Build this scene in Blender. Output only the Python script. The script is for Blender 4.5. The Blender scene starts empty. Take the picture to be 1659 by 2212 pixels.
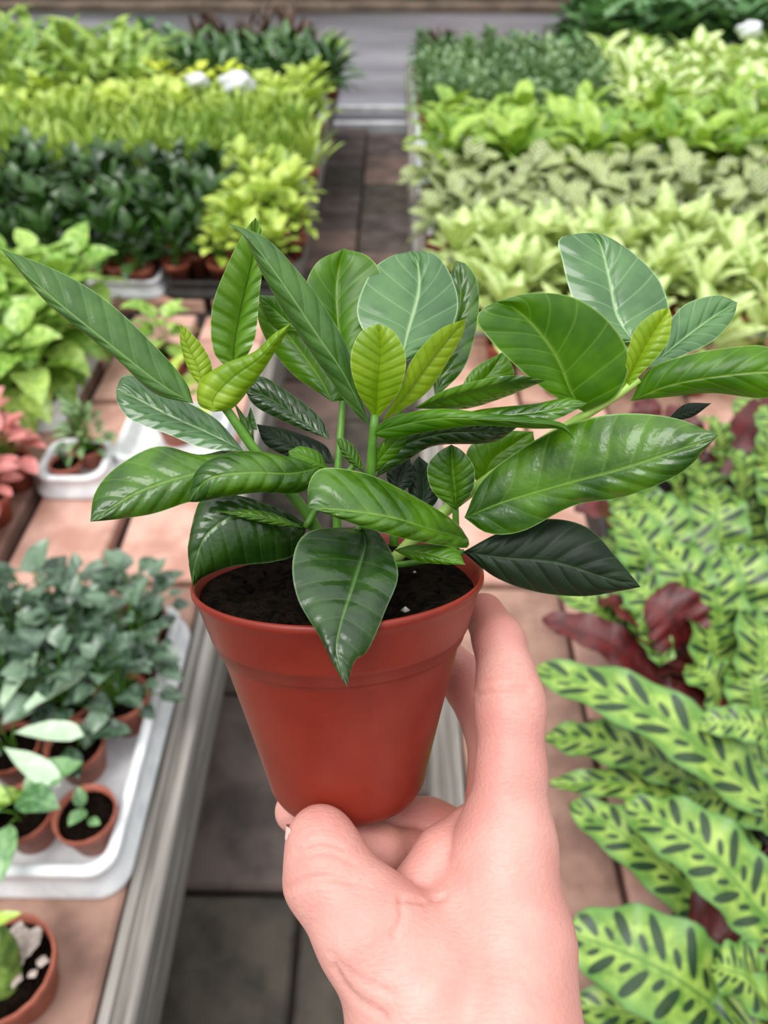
import bpy, math, random
import numpy as np
from mathutils import Matrix, Vector

# ------------------------------------------------------------------ camera, sky, light, exposure
sc = bpy.context.scene
COL = sc.collection
F, CXP, CYP, H = 1664.0, 829.5, 1106.0, 1.55
PITCH, YAW = math.radians(42.5), math.radians(.63)
cam_d = bpy.data.cameras.new('camera'); cam = bpy.data.objects.new('camera', cam_d); COL.objects.link(cam)
cam.location = (0, 0, H); cam.rotation_euler = (math.pi/2-PITCH, 0, YAW)
cam_d.sensor_fit = 'HORIZONTAL'; cam_d.sensor_width = 36; cam_d.lens = 36*F/1659
cam_d.clip_start = .02
cam_d.dof.use_dof = True; cam_d.dof.focus_distance = .24; cam_d.dof.aperture_fstop = 16
sc.camera = cam

world = bpy.data.worlds.new('overcast'); sc.world = world; world.use_nodes = True
wn = world.node_tree.nodes; wl = world.node_tree.links
wn.clear()
w_out = wn.new('ShaderNodeOutputWorld'); w_bg = wn.new('ShaderNodeBackground')
w_tc = wn.new('ShaderNodeTexCoord'); w_sep = wn.new('ShaderNodeSeparateXYZ')
w_ramp = wn.new('ShaderNodeValToRGB')
wl.new(w_tc.outputs['Generated'], w_sep.inputs[0]); wl.new(w_sep.outputs[2], w_ramp.inputs[0])
for k_, (p_, c_) in enumerate(((0, .18), (.3, .32), (.65, .85), (1, 1.25))):
    e_ = w_ramp.color_ramp.elements[k_] if k_ < 2 else w_ramp.color_ramp.elements.new(p_)
    e_.position = p_; e_.color = (c_*.97, c_*.99, c_, 1)
wl.new(w_ramp.outputs[0], w_bg.inputs[0]); w_bg.inputs[1].default_value = 1.2
wl.new(w_bg.outputs[0], w_out.inputs[0])

sun_d = bpy.data.lights.new('sun', 'SUN'); sun = bpy.data.objects.new('sun', sun_d); COL.objects.link(sun)
sun_d.energy = 1.6; sun_d.angle = math.radians(35); sun_d.color = (1, .98, .95)
sun.rotation_euler = Vector((.35, .30, -1)).to_track_quat('-Z', 'Y').to_euler()

sc.view_settings.view_transform = 'Standard'; sc.view_settings.look = 'None'
sc.view_settings.gamma = 1; sc.view_settings.use_curve_mapping = False
sc.view_settings.exposure = .45
sc.cycles.max_bounces = 4; sc.cycles.diffuse_bounces = 3; sc.cycles.glossy_bounces = 2; sc.cycles.transmission_bounces = 3; sc.cycles.caustics_reflective = False; sc.cycles.caustics_refractive = False

# ------------------------------------------------------------------ helpers
rng = random.Random(7)
FW = np.array([-math.sin(YAW)*math.cos(PITCH), math.cos(YAW)*math.cos(PITCH), -math.sin(PITCH)])
RT = np.array([math.cos(YAW), math.sin(YAW), 0.]); UP = np.cross(RT, FW); CP = np.array([0, 0, H])
def P(x, y, d):                       # photo pixel at a distance along the view axis -> world point
    return CP + d*FW + RT*((x-CXP)/F*d) - UP*((y-CYP)/F*d)
def G(x, y, z):                       # photo pixel on the level z -> world point
    r = FW + RT*((x-CXP)/F) - UP*((y-CYP)/F)
    return CP + r*((z-H)/r[2])
def proj(p):
    q = np.asarray(p)-CP; d = q@FW
    return CXP+F*(q@RT)/d, CYP-F*(q@UP)/d, d
def srgb(r, g, b):
    f = lambda c: (c/255/12.92) if c/255 <= .04045 else ((c/255+.055)/1.055)**2.4
    return (f(r), f(g), f(b), 1)

def link(o, parent=None):
    COL.objects.link(o)
    if parent is not None: o.parent = parent
    return o
def tag(o, label=None, cat=None, group=None, kind=None):
    if label: o['label'] = label
    if cat: o['category'] = cat
    if group: o['group'] = group
    if kind: o['kind'] = kind
    return o
def empty(name, loc=(0, 0, 0), rz=0):
    o = bpy.data.objects.new(name, None); COL.objects.link(o)
    o.location = loc; o.rotation_euler = (0, 0, rz); o.empty_display_size = .02
    return o
def mesh_data(name, V, Fc, mats, uv=None, smooth=True, midx=None):
    me = bpy.data.meshes.new(name)
    me.from_pydata([tuple(map(float, v)) for v in V], [], [tuple(map(int, f)) for f in Fc])
    for m in (mats if isinstance(mats, (list, tuple)) else [mats]): me.materials.append(m)
    if uv is not None:
        uv = np.asarray(uv, np.float32)
        idx = np.empty(len(me.loops), np.int32); me.loops.foreach_get('vertex_index', idx)
        l = me.uv_layers.new(name='UVMap'); l.data.foreach_set('uv', uv[idx].ravel())
    if smooth: me.polygons.foreach_set('use_smooth', [True]*len(me.polygons))
    if midx is not None: me.polygons.foreach_set('material_index', np.asarray(midx, np.int32))
    me.update()
    return me
def obj(name, me, parent=None, loc=None, rot=None):
    o = bpy.data.objects.new(name, me); link(o, parent)
    if loc is not None: o.location = loc
    if rot is not None: o.rotation_euler = rot
    return o
class MB:                             # collects pieces of ONE part
    def __init__(s): s.V = []; s.F = []; s.UV = []; s.n = 0
    def add(s, V, Fc, UV=None):
        s.V += [tuple(v) for v in V]; s.F += [tuple(i+s.n for i in f) for f in Fc]
        s.UV += [tuple(u) for u in (UV if UV is not None else [(0, 0)]*len(V))]; s.n += len(V); return s
    def box(s, a, b, bev=0):
        x0, y0, z0 = a; x1, y1, z1 = b
        if bev <= 0:
            V = [(x, y, z) for z in (z0, z1) for y in (y0, y1) for x in (x0, x1)]
            return s.add(V, [(0,2,3,1),(4,5,7,6),(0,1,5,4),(2,6,7,3),(0,4,6,2),(1,3,7,5)])
        V = [(x0,y0,z0),(x1,y0,z0),(x1,y1,z0),(x0,y1,z0),(x0,y0,z1-bev),(x1,y0,z1-bev),(x1,y1,z1-bev),(x0,y1,z1-bev),
             (x0+bev,y0+bev,z1),(x1-bev,y0+bev,z1),(x1-bev,y1-bev,z1),(x0+bev,y1-bev,z1)]
        Fc = [(3,2,1,0),(8,9,10,11)]
        for k in range(4):
            j = (k+1) % 4; Fc += [(k,j,j+4,k+4),(k+4,j+4,j+8,k+8)]
        return s.add(V, Fc)
    def tube(s, pts, rad, seg=8, cap=True):
        V, Fc, UV = tube_geo(pts, rad, seg, cap); return s.add(V, Fc, UV)
    def data(s, name, mats, smooth=True): return mesh_data(name, s.V, s.F, mats, s.UV, smooth)
def catmull(pts, n):
    p = np.asarray(pts, float)
    if len(p) == 2: return p[0]+(p[1]-p[0])*np.linspace(0, 1, n)[:, None]
    q = np.vstack([2*p[0]-p[1], p, 2*p[-1]-p[-2]])
    out = []
    for i in range(len(p)-1):
        t = np.linspace(0, 1, 24, endpoint=False)[:, None]
        a, b, c, d = q[i], q[i+1], q[i+2], q[i+3]
        out.append(.5*((2*b)+(-a+c)*t+(2*a-5*b+4*c-d)*t**2+(-a+3*b-3*c+d)*t**3))
    out = np.vstack(out+[p[-1:]])
    s = np.r_[0, np.cumsum(np.linalg.norm(np.diff(out, axis=0), axis=1))]
    u = np.linspace(0, s[-1], n)
    return np.stack([np.interp(u, s, out[:, k]) for k in range(out.shape[1])], 1)
def tube_geo(pts, rad, seg=8, cap=True):
    p = np.asarray(pts, float); n = len(p)
    r = np.interp(np.linspace(0, 1, n), np.linspace(0, 1, len(np.atleast_1d(rad))), np.atleast_1d(rad))
    V, Fc, UV = [], [], []
    ref = np.array([.3, .2, .93])
    for i in range(n):
        t = p[min(i+1, n-1)]-p[max(i-1, 0)]; t = t/(np.linalg.norm(t)+1e-12)
        a = ref-t*(ref@t)
        if np.linalg.norm(a) < .1: a = np.array([1., 0, 0])-t*t[0]
        a /= np.linalg.norm(a); b = np.cross(t, a); ref = a
        for k in range(seg):
            w = 2*math.pi*k/seg
            V.append(p[i]+r[i]*(a*math.cos(w)+b*math.sin(w))); UV.append((k/seg, i/(n-1)))
    for i in range(n-1):
        for k in range(seg):
            j = (k+1) % seg
            Fc.append((i*seg+k, i*seg+j, (i+1)*seg+j, (i+1)*seg+k))
    if cap:
        Fc.append(tuple(range(seg-1, -1, -1))); Fc.append(tuple((n-1)*seg+k for k in range(seg)))
    return V, Fc, UV
def lathe(prof, seg=48):
    V, Fc = [], []
    for r, z in prof:
        for k in range(seg):
            a = 2*math.pi*k/seg; V.append((r*math.cos(a), r*math.sin(a), z))
    for i in range(len(prof)-1):
        for k in range(seg):
            j = (k+1) % seg; Fc.append((i*seg+k, i*seg+j, (i+1)*seg+j, (i+1)*seg+k))
    return V, Fc

# ------------------------------------------------------------------ materials
class NT:
    def __init__(s, name):
        s.m = bpy.data.materials.new(name); s.m.use_nodes = True
        s.t = s.m.node_tree; s.n = s.t.nodes; s.l = s.t.links
        s.b = s.n['Principled BSDF']; s.out = s.n['Material Output']
    def node(s, kind, **kw):
        o = s.n.new(kind)
        for k, v in kw.items(): setattr(o, k, v)
        return o
    def put(s, sock, v):
        if hasattr(v, 'is_linked') or isinstance(v, bpy.types.NodeSocket): s.l.new(v, sock)
        elif isinstance(v, (tuple, list)) and len(v) == 3 and sock.type == 'RGBA': sock.default_value = (*v, 1)
        else: sock.default_value = v
    def math(s, op, a, b=0., c=0.):
        o = s.node('ShaderNodeMath', operation=op); s.put(o.inputs[0], a); s.put(o.inputs[1], b); s.put(o.inputs[2], c); return o.outputs[0]
    def mix(s, f, a, b, mode='MIX'):
        o = s.node('ShaderNodeMix', data_type='RGBA', blend_type=mode); s.put(o.inputs[0], f); s.put(o.inputs[6], a); s.put(o.inputs[7], b); return o.outputs[2]
    def ss(s, v, lo, hi):
        o = s.node('ShaderNodeMapRange', interpolation_type='SMOOTHSTEP'); s.put(o.inputs[0], v); o.inputs[1].default_value = lo; o.inputs[2].default_value = hi; return o.outputs[0]
    def noise(s, scale, detail=3., vec=None, rough=.55):
        o = s.node('ShaderNodeTexNoise'); o.inputs['Scale'].default_value = scale; o.inputs['Detail'].default_value = detail; o.inputs['Roughness'].default_value = rough
        if vec is None: vec = s.node('ShaderNodeTexCoord').outputs['Object']
        s.l.new(vec, o.inputs['Vector']); return o.outputs[0]
    def bump(s, h, strength, dist=.001):
        o = s.node('ShaderNodeBump'); o.inputs['Strength'].default_value = strength; o.inputs['Distance'].default_value = dist
        s.put(o.inputs['Height'], h); s.l.new(o.outputs[0], s.b.inputs['Normal']); return o.outputs[0]
    def uv(s):
        o = s.node('ShaderNodeUVMap'); q = s.node('ShaderNodeSeparateXYZ'); s.l.new(o.outputs[0], q.inputs[0]); return q.outputs[0], q.outputs[1], o.outputs[0]
    def base(s, col, rough=.5, spec=.5):
        s.put(s.b.inputs['Base Color'], col); s.put(s.b.inputs['Roughness'], rough); s.b.inputs['Specular IOR Level'].default_value = spec; return s
    def translucent(s, col, f, normal=None):
        t = s.node('ShaderNodeBsdfTranslucent'); s.put(t.inputs[0], col)
        if normal is not None: s.l.new(normal, t.inputs['Normal'])
        mx = s.node('ShaderNodeMixShader'); mx.inputs[0].default_value = f
        s.l.new(s.b.outputs[0], mx.inputs[1]); s.l.new(t.outputs[0], mx.inputs[2]); s.l.new(mx.outputs[0], s.out.inputs[0])

def leaf_mat(name, c1, c2, vein, n=8., lean=1.3, veins=.35, mid=.5, rough=.4, trans=.25, relief=.6, edge=None, spec=.5, vary=.25, vw=.86, pale=None, fine=0, simple=False):
    s = NT(name); u, v, uvv = s.uv()
    sd = s.math('ABSOLUTE', s.math('SUBTRACT', s.math('MULTIPLY', u, 2), 1))
    tc = s.node('ShaderNodeTexCoord')
    nz = s.noise(60, 1 if simple else 3, tc.outputs['Object'])
    ph0 = s.math('SUBTRACT', s.math('MULTIPLY', v, n), s.math('MULTIPLY', s.math('POWER', sd, .85), lean))
    ph = ph0 if simple else s.math('ADD', ph0, s.math('MULTIPLY', s.math('SUBTRACT', s.noise(28, 1, tc.outputs['Object']), .5), 1.1))
    tri = s.math('MULTIPLY', s.math('ABSOLUTE', s.math('SUBTRACT', s.math('FRACT', ph), .5)), 2)
    vm = s.ss(tri, vw, 1.0); mm = s.ss(sd, .07, .0)
    info = s.node('ShaderNodeObjectInfo')
    f = s.math('ADD', s.ss(nz, .3, .7), s.math('MULTIPLY', s.math('SUBTRACT', info.outputs['Random'], .5), vary*2))
    col = s.mix(s.math('MINIMUM', s.math('MAXIMUM', f, 0), 1), c1, c2)
    if pale is not None:                 # variegation: pale centre or blotches belonging to the leaf
        blot = s.ss(s.math('ADD', s.math('MULTIPLY', sd, -.8), s.math('MULTIPLY', s.noise(90, 2, tc.outputs['Object']), 1.2)), .05, .45)
        col = s.mix(blot, col, pale)
    col = s.mix(s.math('MULTIPLY', vm, veins), col, vein)
    col = s.mix(s.math('MULTIPLY', mm, mid), col, vein)
    if edge is not None: col = s.mix(s.math('MULTIPLY', s.ss(sd, .955, 1.0), .7), col, edge)
    s.base(col, rough, spec)
    h = s.math('ADD', s.math('MULTIPLY', s.ss(tri, .3, 1.0), -1.), s.math('MULTIPLY', mm, -1.2))
    if fine: h = s.math('ADD', h, s.math('MULTIPLY', s.noise(420, 2, tc.outputs['Object']), fine))
    nn = None if simple else s.bump(h, relief, .0006)
    if trans > 0: s.translucent(s.mix(.5, col, (c2[0]*1.35, c2[1]*1.3, c2[2]*.7)), trans, nn)
    return s.m
S = srgb
M = {}
M['young'] = leaf_mat('leaf_young', S(116,156,14), S(158,188,44), S(92,134,10), n=11, lean=1.1, veins=.4, mid=.5, rough=.34, trans=.35, relief=.35, edge=S(190,215,110), vary=.1, vw=.7)
M['mature'] = leaf_mat('leaf_mature', S(36,76,6), S(82,128,16), S(124,162,68), n=8, lean=1.4, veins=.2, mid=.6, rough=.24, trans=.18, relief=.45, spec=.65, edge=S(150,190,110), vary=.2, fine=.7)
M['fresh'] = leaf_mat('leaf_fresh', S(54,104,2), S(88,140,6), S(140,180,64), n=7, lean=1.5, veins=.3, mid=.6, rough=.34, trans=.4, relief=.35, edge=S(170,205,110), vary=.1)
M['blue'] = leaf_mat('leaf_waxy', S(50,96,44), S(80,124,64), S(160,190,136), n=7, lean=1.5, veins=.25, mid=.8, rough=.26, trans=.12, relief=.4, edge=S(170,205,150), vary=.1, spec=.75)
M['blue2'] = leaf_mat('leaf_grey_green', S(46,86,24), S(76,118,44), S(134,170,100), n=8, lean=1.4, veins=.2, mid=.7, rough=.3, trans=.12, relief=.4, edge=S(150,185,120), vary=.1, spec=.55, fine=.5)
M['ribbed'] = leaf_mat('leaf_ribbed', S(78,126,20), S(108,156,44), S(60,108,14), n=10, lean=1.2, veins=.4, mid=.2, rough=.26, trans=.35, relief=.9, edge=S(170,205,110), vary=.1, spec=.8)
M['dark'] = leaf_mat('leaf_shadowed', S(12,26,12), S(24,42,20), S(54,76,48), n=8, lean=1.5, veins=.35, mid=.6, rough=.5, spec=.25, trans=.05, relief=.45, edge=S(70,100,60), vary=.1)  # near-black green: the shadow on overhung leaves is put into the colour
M['shade'] = leaf_mat('leaf_lower_shaded', S(22,50,10), S(44,78,20), S(86,120,62), n=9, lean=1.3, veins=.2, mid=.8, rough=.25, spec=.65, trans=.1, relief=.5, edge=S(110,140,90), vary=.1, fine=.6)  # darker leaf green with the shade of leaves above mixed into it
def plain(name, c1, c2, scale=30, rough=.6, bump=.0, bd=.002, spec=.5, detail=4, lo=.35, hi=.65):
    s = NT(name); nz = s.noise(scale, detail); s.base(s.mix(s.ss(nz, lo, hi), c1, c2), rough, spec)
    if bump: s.bump(s.noise(scale*4, 4), bump, bd)
    return s.m
M['pot'] = plain('terracotta_plastic', S(126,40,28), S(136,47,33), 40, .4, .12, .0006, .4)
M['pot_small'] = plain('small_pot_plastic', S(150,78,58), S(176,100,78), 40, .5)
M['pot_dark'] = plain('black_pot_plastic', S(38,36,36), S(52,48,46), 40, .5)
M['soil'] = plain('potting_soil', S(8,6,4), S(34,25,18), 260, .95, 1, .003, .05)
M['grit'] = plain('perlite', S(150,145,138), S(200,195,188), 200, .9)
M['stem'] = plain('green_stem', S(70,120,30), S(96,146,48), 120, .45)
M['stem_pale'] = plain('pale_stem', S(150,190,80), S(180,210,110), 120, .45)
M['stem_red'] = plain('maroon_stem', S(70,34,34), S(104,56,44), 120, .5)
M['tray'] = plain('white_tray_plastic', S(214,216,220), S(236,238,240), 20, .4, .05)
M['slab'] = plain('pink_slab', S(208,166,150), S(178,132,116), 9, .85, .5, .002)
M['slab2'] = plain('pale_pink_slab', S(226,186,168), S(200,150,130), 12, .85, .5, .002)
M['slab3'] = plain('brown_pink_slab', S(166,130,114), S(132,100,88), 12, .85, .5, .002)
M['under'] = plain('shaded_underside', S(24,18,17), S(36,28,26), 8, .95)  # bench base and piers, near black to paint the shade below the slabs
M['path'] = plain('dark_paving', S(104,90,84), S(66,56,53), 7, .7, .6, .002)
M['path2'] = plain('brown_paving', S(140,114,104), S(104,86,78), 6, .75, .6, .002)
M['path3'] = plain('mossy_paving', S(84,76,66), S(56,51,44), 11, .8, .6, .002)
M['earth'] = plain('damp_earth', S(46,38,34), S(34,28,26), 14, .95, .6, .004)
M['beam'] = None
def beam_mat():
    s = NT('weathered_grey_timber'); tc = s.node('ShaderNodeTexCoord'); mp = s.node('ShaderNodeMapping'); mp.inputs['Scale'].default_value = (60, 2.2, 60)
    s.l.new(tc.outputs['Object'], mp.inputs[0]); nz = s.noise(1, 5, mp.outputs[0], .65)
    s.base(s.mix(s.ss(nz, .3, .7), S(92,86,80), S(162,156,150)), .8, .3); s.bump(nz, .7, .003); return s.m
M['beam'] = beam_mat()
def wall_mat():
    s = NT('grey_plastic_sheet'); tc = s.node('ShaderNodeTexCoord'); mp = s.node('ShaderNodeMapping'); mp.inputs['Scale'].default_value = (.7, 1, 7)
    s.l.new(tc.outputs['Object'], mp.inputs[0]); nz = s.noise(1.6, 4, mp.outputs[0])
    s.base(s.mix(s.ss(nz, .3, .72), S(188,186,195), S(226,224,232)), .35, .5); s.bump(nz, .5, .02); return s.m
M['sheet'] = wall_mat()
M['trim'] = plain('pale_trim', S(196,196,200), S(220,220,224), 10, .5)
M['brown'] = plain('brown_boards', S(96,82,70), S(124,108,94), 6, .85, .4)
def skin_mat():
    s = NT('skin'); tc = s.node('ShaderNodeTexCoord'); o = tc.outputs['Object']
    a = s.node('ShaderNodeAttribute', attribute_name='flush_shade')
    nz = s.noise(55, 4, o); n2 = s.noise(220, 3, o)
    col = s.mix(s.ss(nz, .32, .68), S(210,150,140), S(222,168,157))
    col = s.mix(s.math('MULTIPLY', s.ss(n2, .45, .75), .25), col, S(200,122,108))
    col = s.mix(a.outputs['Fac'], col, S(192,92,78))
    s.base(col, .46, .4)
    s.b.inputs['Subsurface Weight'].default_value = .22; s.b.inputs['Subsurface Radius'].default_value = (1, .35, .2); s.b.inputs['Subsurface Scale'].default_value = .005
    mp = s.node('ShaderNodeMapping'); mp.inputs['Scale'].default_value = (240, 900, 500); mp.inputs['Rotation'].default_value = (0, 0, .2)
    s.l.new(o, mp.inputs[0]); fine = s.noise(1, 3, mp.outputs[0])
    vo = s.node('ShaderNodeTexVoronoi'); vo.inputs['Scale'].default_value = 700; s.l.new(o, vo.inputs['Vector'])
    h = s.math('ADD', s.math('MULTIPLY', fine, .8), s.math('MULTIPLY', vo.outputs['Distance'], .35))
    s.bump(h, .42, .0007); return s.m
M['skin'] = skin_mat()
M['nail'] = plain('nail', S(236,190,178), S(242,204,192), 60, .3)
def calathea_mat():
    s = NT('rattlesnake_leaf'); u, v, _ = s.uv()
    side = s.math('GREATER_THAN', u, .5)
    sd = s.math('ABSOLUTE', s.math('SUBTRACT', s.math('MULTIPLY', u, 2), 1))
    nz = s.noise(45, 3)
    base = s.mix(s.ss(nz, .3, .7), S(92,132,46), S(158,186,86))
    base = s.mix(s.ss(sd, .55, 1.0), base, S(98,142,66))
    ph = s.math('ADD', s.math('SUBTRACT', s.math('MULTIPLY', v, 6.2), s.math('MULTIPLY', sd, .8)), s.math('MULTIPLY', side, .35))
    def spot(shift, c, wa, wb):
        a = s.math('DIVIDE', s.math('SUBTRACT', s.math('FRACT', s.math('ADD', ph, shift)), .5), wa)
        b = s.math('DIVIDE', s.math('SUBTRACT', sd, c), wb)
        return s.ss(s.math('ADD', s.math('MULTIPLY', a, a), s.math('MULTIPLY', b, b)), 1.15, .8)
    sp = s.math('MAXIMUM', spot(0, .52, .19, .38), spot(.5, .3, .13, .16))
    col = s.mix(s.math('MULTIPLY', sp, .93), base, S(22,48,34))
    col = s.mix(s.math('MULTIPLY', s.ss(sd, .05, .01), .8), col, S(70,116,50))
    col = s.mix(s.math('MULTIPLY', s.ss(sd, .95, .99), .7), col, S(46,84,48))
    s.base(col, .38, .45); s.bump(s.math('MULTIPLY', s.math('FRACT', s.math('MULTIPLY', ph, 2)), 1), .25, .001)
    return s.m
M['cal'] = calathea_mat()
M['maroon'] = leaf_mat('maroon_underside', S(66,16,18), S(100,28,26), S(46,10,14), n=9, lean=.8, veins=.4, mid=.5, rough=.45, trans=.0, relief=.5, vary=.0)

# ------------------------------------------------------------------ structure
ORD = 'first second third fourth fifth sixth seventh eighth ninth tenth eleventh twelfth thirteenth fourteenth fifteenth sixteenth seventeenth eighteenth nineteenth twentieth'.split()
BZ = .40                                             # bench top level
def slab_set(name, xs, ys, z0, z1, mats, parent, bev=.006, jit=.003, gapy=.012):
    cache = {}
    for i in range(len(xs)):
        x0, x1 = xs[i]
        for (y0, y1) in ys(i):
            key = (round(x1-x0, 3), round(y1-y0, 3), (len(mats)-1) if (name == 'slab' and (y0+y1)/2 < .62 and x1 < 0) else rng.randrange(len(mats)))
            if key not in cache:
                hx, hy = (x1-x0)/2, (y1-y0)/2
                cache[key] = MB().box((-hx, -hy, z0-z1), (hx, hy, 0), bev).data(name, mats[key[2]], False)
            o = obj(name, cache[key], parent, ((x0+x1)/2, (y0+y1)/2, z1+rng.uniform(-jit, jit)), (rng.uniform(-.004, .004), rng.uniform(-.004, .004), rng.uniform(-.006, .006)))
earth = obj('ground', MB().box((-9, -6, -.3), (9, 12, -.035)).data('ground', M['earth'], False)); tag(earth, 'damp dark earth below the paved aisle', kind='structure')
floor = obj('floor', MB().box((-.5, -.8, -.05), (.26, 5.40, -.028)).data('floor', M['earth'], False)); tag(floor, 'dark paved aisle between the two plant benches', kind='structure')
slab_set('paving_slab', [(-.49, -.172), (-.162, .25)], lambda i: [(y, min(y+.44, 5.39)) for y in np.arange(-.75+.2*i, 5.3, .452)], -.045, 0, [M['path'], M['path2'], M['path'], M['path3']], floor, .008, .004)
def bench(name, x0, x1, ex0, ex1, label):
    b = obj(name, MB().box((x0, -.6, BZ-.11), (x1, 5.28, BZ-.045)).data(name, M['under'], False)); tag(b, label, 'bench')
    w, gp = (.19, .03) if x0 < 0 else (.21, .010); n = int((x1-x0)/(w+gp))
    sgn = 1 if ex0 > x0 else -1
    xs = []
    for k in range(n):
        a = (x1-.002-(k+1)*(w+gp)+gp) if sgn > 0 else (x0+.002+k*(w+gp)); xs.append((a, a+w))
    def ys(i):
        off = [.25, .56, .37][i % 3]; out = []; y = -.6
        y = -.6-off
        while y < 5.2:
            e = y+.93
            if y < 2.14 < e: e = 2.14
            y2 = min(e, 5.27)
            if y2-max(y, -.6) > .05: out.append((max(y, -.6), y2))
            y = e+(.1 if abs(e-2.14) < .001 else .02)
        return out
    slab_set('slab', xs, ys, BZ-.043, BZ, [M['slab'], M['slab2'], M['slab'], M['slab3']], b)
    m = MB()
    prof = [(0, -.13), (0, -.012), (.003, 0), (.018, .004), (.021, -.004), (.026, -.004), (.029, .004), (.046, .003), (.05, -.004), (.05, -.05), (.046, -.055), (.046, -.06), (.05, -.065), (.05, -.13)]
    if sgn < 0: prof = [(.05-x, z) for x, z in prof][::-1]
    V = [(ex0+x, y, BZ+z) for y in (-.6, .9, 2.2, 3.6, 5.28) for x, z in prof]; k = len(prof)
    Fc = [(a*k+i, a*k+(i+1) % k, (a+1)*k+(i+1) % k, (a+1)*k+i) for a in range(4) for i in range(k)]
    Fc += [tuple(range(k-1, -1, -1)), tuple(4*k+i for i in range(k))]
    e = obj('edge_beam', m.add(V, Fc).data('edge_beam', M['beam'], False), b); e['label'] = 'weathered grey timber edge of the bench'
    for y in (.2, 1.6, 3.0, 4.4):
        q = (ex0+.0, ex1) if sgn > 0 else (ex0, ex1)
        cx = q[0]-.12 if sgn > 0 else q[1]+.02
        obj('pier', MB().box((cx, y, -.034), (cx+.1, y+.1, BZ-.111), .004).data('pier', M['under'], False), b)
    return b
bl = bench('plant_bench', -2.75, -.376, -.374, -.324, 'long pink slab bench with grey edge beam at the left of the aisle')
br = bench('plant_bench', .124, 2.75, .072, .122, 'long pink slab bench with plants at the right of the aisle')
nx, nz_ = 60, 10
wv = [(x, 5.47+.012*math.sin(x*2.1+z*5)+.008*math.sin(z*17+x*.6), z) for z in np.linspace(.0, .64, nz_) for x in np.linspace(-4, 4, nx)]
wf = [(j*nx+i, j*nx+i+1, (j+1)*nx+i+1, (j+1)*nx+i) for j in range(nz_-1) for i in range(nx-1)]
nv = len(wv); wv += [(x, y+.05, z) for x, y, z in wv]; wf += [tuple(nv+k for k in f[::-1]) for f in wf]
wb = obj('wall_back', mesh_data('wall_back', wv, wf, M['sheet'])); tag(wb, 'low wall of grey plastic sheeting across the end of the aisle', kind='structure')
t1 = obj('trim_1', MB().box((-4, 5.39, -.034), (4, 5.45, .035), .006).data('trim_1', M['trim'], False)); tag(t1, kind='structure', label='pale kerb at the foot of the sheeting wall')
t2 = obj('trim_2', MB().box((-4, 5.42, .085), (4, 5.452, .125), .006).data('trim_2', M['trim'], False)); tag(t2, kind='structure', label='pale rail along the sheeting wall')
t3 = obj('trim_3', MB().box((-4, 5.44, .64), (4, 5.53, .675), .006).data('trim_3', M['brown'], False)); tag(t3, kind='structure', label='brown board capping the sheeting wall')
bank = obj('wall_bank', MB().box((-4, 5.56, -.03), (4, 5.62, 1.5)).data('wall_bank', M['brown'], False)); tag(bank, 'brown board wall behind the sheeting', kind='structure')

# ------------------------------------------------------------------ generic leaves and plants
def width_prof(shape, t):
    a, b = {'ovate': (.75, .85), 'strap': (.35, .5), 'round': (.5, .5), 'heart': (.38, .95), 'lance': (.9, 1.0), 'spoon': (1.1, .5)}[shape]
    w = np.clip(t, 0, 1)**a*np.clip(1-t, 0, 1)**b; tm = a/(a+b); return w/(tm**a*(1-tm)**b)
def leaf_geo(L, W, shape='ovate', nt=6, nu=4, bend=.6, fold=.25, wave=0, seed=0):
    t = np.linspace(0, 1, nt+1); th = -bend*t**1.3
    dy = np.cos(th); dz = np.sin(th)
    y = np.r_[0, np.cumsum((dy[1:]+dy[:-1])/2)]/nt*L; z = np.r_[0, np.cumsum((dz[1:]+dz[:-1])/2)]/nt*L
    w = np.maximum(width_prof(shape, t), .03)*W/2
    V, UV, Fc = [], [], []
    for i in range(nt+1):
        for j in range(nu+1):
            s = j/nu*2-1
            zz = z[i]+fold*w[i]*abs(s)**1.3+wave*math.sin(t[i]*19+seed+(2 if s > 0 else 0))*abs(s)**2*W
            V.append((s*w[i], y[i], zz)); UV.append((j/nu, t[i]))
    for i in range(nt):
        for j in range(nu):
            a = i*(nu+1)+j; Fc.append((a, a+1, a+nu+2, a+nu+1))
    return np.array(V), Fc, np.array(UV)
def two_sided(V, Fc, UV, th=.0006):
    V = np.asarray(V); N = np.zeros_like(V)
    for f in Fc:
        n = np.cross(V[f[1]]-V[f[0]], V[f[3]]-V[f[0]])
        for k in f: N[k] += n
    N /= np.linalg.norm(N, axis=1)[:, None]+1e-12
    n = len(V); Fc = [t for f in Fc for t in ((f[0], f[1], f[2]), (f[0], f[2], f[3]))]
    return np.vstack([V, V-N*th]), list(Fc)+[tuple(k+n for k in f[::-1]) for f in Fc], np.vstack([UV, UV]), [0]*len(Fc)+[1]*len(Fc)
def rotm(az, el, roll=0):
    return Matrix.Rotation(az, 3, 'Z') @ Matrix.Rotation(el, 3, 'X') @ Matrix.Rotation(roll, 3, 'Y')

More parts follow.
